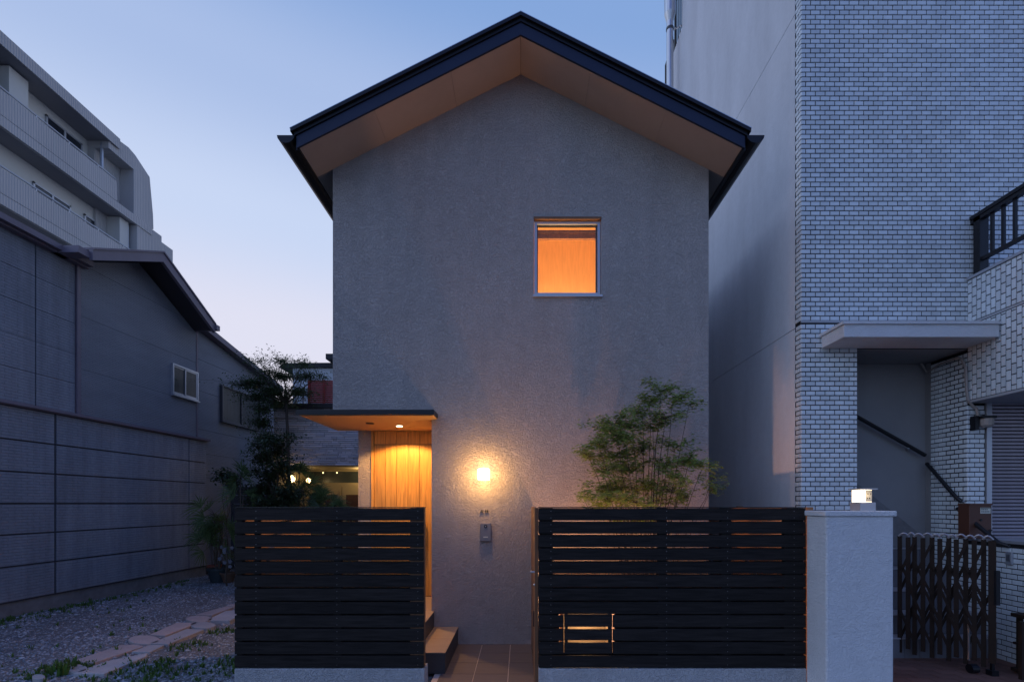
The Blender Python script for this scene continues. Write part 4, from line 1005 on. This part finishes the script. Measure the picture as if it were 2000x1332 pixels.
leafy_tree('garden_tree', 'airy green tree above the stone-clad house, in front of the pale sky', (-4.95, 10.4, 0),
  [(550, 705, 40, 14, 90), (505, 705, 36, 9, 50), (478, 699, 16, 5, 20), (590, 712, 40, 10, 70), (525, 725, 36, 12, 80), (555, 735, 55, 14, 220), (600, 735, 40, 12, 130), (500, 748, 46, 12, 190), (470, 752, 26, 7, 60), (535, 765, 55, 16, 300), (585, 765, 34, 14, 160), (500, 775, 40, 12, 150), (630, 735, 14, 6, 24), (545, 785, 60, 12, 230), (515, 800, 26, 16, 140), (512, 825, 24, 20, 200), (518, 855, 24, 20, 200), (522, 890, 26, 22, 200)], 10.4, 'tree_leaf', .055, .45, .05)
leafy_tree('evergreen_shrub', 'tall dark evergreen shrub with glossy leaves left of the globe lamps', (-4.55, 9.0, 0),
  [(530, 860, 22, 14, 60), (560, 855, 22, 7, 36), (505, 868, 20, 10, 36), (545, 880, 26, 12, 80), (515, 895, 28, 14, 80), (550, 908, 26, 14, 80), (498, 920, 22, 10, 36), (530, 928, 34, 16, 130), (520, 955, 44, 16, 170), (560, 965, 34, 16, 110), (530, 985, 50, 16, 180), (500, 980, 26, 14, 80), (540, 1020, 50, 30, 160)], 9.0, 'dark_leaf', .075, .3, .03, 'shrub')
leafy_tree('broadleaf_plant', 'dark round-leaved plant at the tip of the siding wall, left of the fan palm', (-5.35, 8.8, 0),
  [(442, 930, 16, 8, 40), (455, 940, 14, 8, 30), (432, 926, 8, 4, 12)], 8.8, 'dark_leaf', .085, .12, .015, 'plant')
# --- fan palms
def fan_palm(name, label, base, stems_, fans, lm='palm_leaf', cat='palm', pot=None, blade=.30):
    T = thing(name, label, cat, base); st_ = MB(); lv = MB()
    for (hx, hy, hz) in stems_: st_.tube(curve(base, (hx, hy, hz), 0, .01, 4), .016, 6, .011)
    for (x, y, z, sx) in fans:
        c = Vector((x, y, z)); src = min(stems_, key=lambda q: (Vector(q) - c).length); st_.tube(curve(src, c, .02, .004, 3), .004, 4, .003)
        ax = (c - Vector(src)); ax.z = max(ax.z, -.05) + .05; ax = ax.normalized() if ax.length > .01 else Vector((0, 0, 1))
        side_ = ax.cross(Vector((random.uniform(-.35, .35), -1, random.uniform(-.1, .6)))); side_ = side_.normalized() if side_.length > .05 else Vector((1, 0, 0))
        nb = random.randint(11, 15)
        for k in range(nb):
            a = (-1.25 + 2.5 * k / (nb - 1)) + random.uniform(-.06, .06); d_ = ax * cos(a) + side_ * sin(a); L_ = blade * sx * random.uniform(.8, 1.1)
            wv = d_.cross(ax.cross(side_)).normalized() * .0095
            p1 = c + d_ * L_ * .5 + Vector((0, 0, -.01)); p2 = c + d_ * L_ + Vector((0, 0, -.06 * sx - random.uniform(0, .05)))
            lv.add([c - wv * .3, c + wv * .3, p1 + wv, p1 - wv, p2], [(0, 1, 2, 3), (3, 2, 4)])
    st_.build('stem', 'bark', T, smooth=True); lv.build('fronds', lm, T, recalc=False)
    if pot:
        r, h_, m_ = pot; MB().lathe((base[0], base[1], 0), [(r * .75, 0), (r, h_ * .85), (r * 1.1, h_ * .86), (r * 1.1, h_), (r * .9, h_), (r * .85, h_ * .9)], 18).build('pot', m_, T)
    return T
def palmset(bx, by, hs, nf, sp, zr):
    S_ = [(bx + random.uniform(-.12, .12), by + random.uniform(-.08, .08), h) for h in hs]; Fn = []
    for k in range(nf):
        s_ = random.choice(S_); a = random.uniform(0, 2 * pi); Fn.append((s_[0] + cos(a) * sp * random.uniform(.5, 1), s_[1] + sin(a) * sp * .8, s_[2] + random.uniform(*zr), random.uniform(.8, 1.1)))
    return S_, Fn
q = P(470, 930, 8.6); S_, Fn = palmset(q.x, 8.6, [q.z - .05, q.z - .35], 11, .16, (-.1, .22))
fan_palm('fan_palm', 'tall fan palm with a spiky head rising above the left end of the slatted fence', (q.x, 8.6, 0), S_, Fn, blade=.33)
q = P(432, 1010, 9.4); S_, Fn = palmset(q.x + .02, 9.3, [1.3, 1.0, .85, 1.15, .7], 44, .24, (-.25, .18))
fan_palm('fan_palm', 'bushy potted lady palm at the foot of the siding wall in a dark pot', (q.x + .02, 9.3, 0), S_, Fn, pot=(.19, .26, 'pot_dark'), blade=.34)
q = P(600, 965, 9.8); S_, Fn = palmset(q.x, 9.8, [1.55, 1.7, 1.35, 1.6, 1.45], 56, .26, (-.15, .22))
fan_palm('fan_palm', 'lamp-lit bushy palm in front of the lit entrance under the globe lamps', (q.x, 9.8, 0), S_, Fn, blade=.34)
q = P(645, 975, 9.4); S_, Fn = palmset(q.x, 9.4, [1.35, 1.5], 24, .2, (-.12, .15))
fan_palm('fan_palm', 'small spreading palm nearest the stucco porch post', (q.x, 9.4, 0), S_, Fn, blade=.32)
q = P(577, 925, 10.3); S_, Fn = palmset(q.x, 10.3, [2.1], 9, .12, (-.02, .18))
fan_palm('fan_palm', 'slim palm fanning out against the yellow lit lintel', (q.x, 10.3, 0), S_, Fn, blade=.26)
# pots
q = P(418, 1120, 9.75)
T = thing('flower_pot', 'red terracotta-coloured pot with bare canes at the corner of the siding wall', 'pot', (q.x, 9.75, 0))
MB().lathe((q.x, 9.75, 0), [(.09, 0), (.12, .22), (.135, .22), (.135, .26), (.115, .26), (.11, .22)], 16).build('pot', 'pot_red', T)
m = MB()
for k in range(9): m.tube(curve((q.x + random.uniform(-.05, .05), 9.75, .2), (q.x + random.uniform(-.12, .12), 9.75 + random.uniform(-.1, .1), random.uniform(.6, 1.0)), 0, .01, 3), .004, 4)
m.build('canes', 'bark', T)
q = P(452, 1115, 9.3)
T = thing('flower_pot', 'small brown bowl of pale blooms half hidden by the left fence edge', 'pot', (q.x, 9.2, 0))
MB().lathe((q.x, 9.2, 0), [(.08, 0), (.13, .16), (.145, .16), (.145, .19), (.12, .19), (.11, .15)], 16).build('pot', 'pot_brown', T)
m = MB(); lv = MB()
for k in range(14):
    e_ = Vector((q.x + random.uniform(-.2, .1), 9.2 + random.uniform(-.1, .1), random.uniform(.3, .7))); m.tube(curve((q.x, 9.2, .15), e_, 0, .01, 3), .004, 4)
    lv = MB()
    for j in range(5):
        a = j * 1.256; lv.add(*oval_leaf(e_, .045, .04, (cos(a), -.3, sin(a)), (0, -1, .3)))
    lv.build('bloom', 'white_petal', T, recalc=False)
m.build('stems', 'bark', T)

# weeds and grass tufts along the yard
gm = MB()
def tuft(x, y, h, n_):
    for k in range(n_):
        a = random.uniform(0, 2 * pi); r = random.uniform(0, h * .6); b = Vector((x + cos(a) * r * .6, y + sin(a) * r * .6, gz(x, y) - .004)); t = b + Vector((cos(a) * r, sin(a) * r, h * random.uniform(.5, 1.1)))
        w_ = Vector((-sin(a), cos(a), 0)) * h * .10; gm.add([b - w_, b + w_, b.lerp(t, .55) + w_ * .9 + Vector((0, 0, h * .15)), b.lerp(t, .55) - w_ * .9 + Vector((0, 0, h * .15)), t], [(0, 1, 2, 3), (3, 2, 4)])
for k in range(360):
    t = random.random() ** 1.3; y = 5.2 + 4.2 * t; x = -6.75 + .04 * (y - 6.4) + .05 + abs(random.gauss(0, .16)); tuft(x, y, random.uniform(.02, .06), 6)
for cx_, cy_, n_, sp in ((225, 1290, 26, .12), (240, 1262, 12, .06), (610, 1275, 44, .12), (740, 1190, 30, .10), (870, 1135, 30, .08), (890, 1250, 40, .10), (880, 1290, 30, .12), (520, 1300, 60, .3), (130, 1320, 30, .15), (345, 1274, 12, .03), (640, 1300, 50, .2), (300, 1180, 40, .6), (200, 1060, 60, .6)):
    x, y = gpt(cx_, cy_)
    for k in range(n_): tuft(x + random.gauss(0, sp), y + random.gauss(0, sp), random.uniform(.02, .065), 7)
x, y = gpt(232, 1300)
for k in range(10): tuft(x + random.gauss(0, .04), y + random.gauss(0, .04), .11, 9)
tag(gm.build('grass', 'grass', recalc=False), 'small green weeds and grass tufts sprouting from the gravel', 'grass', kind='stuff')
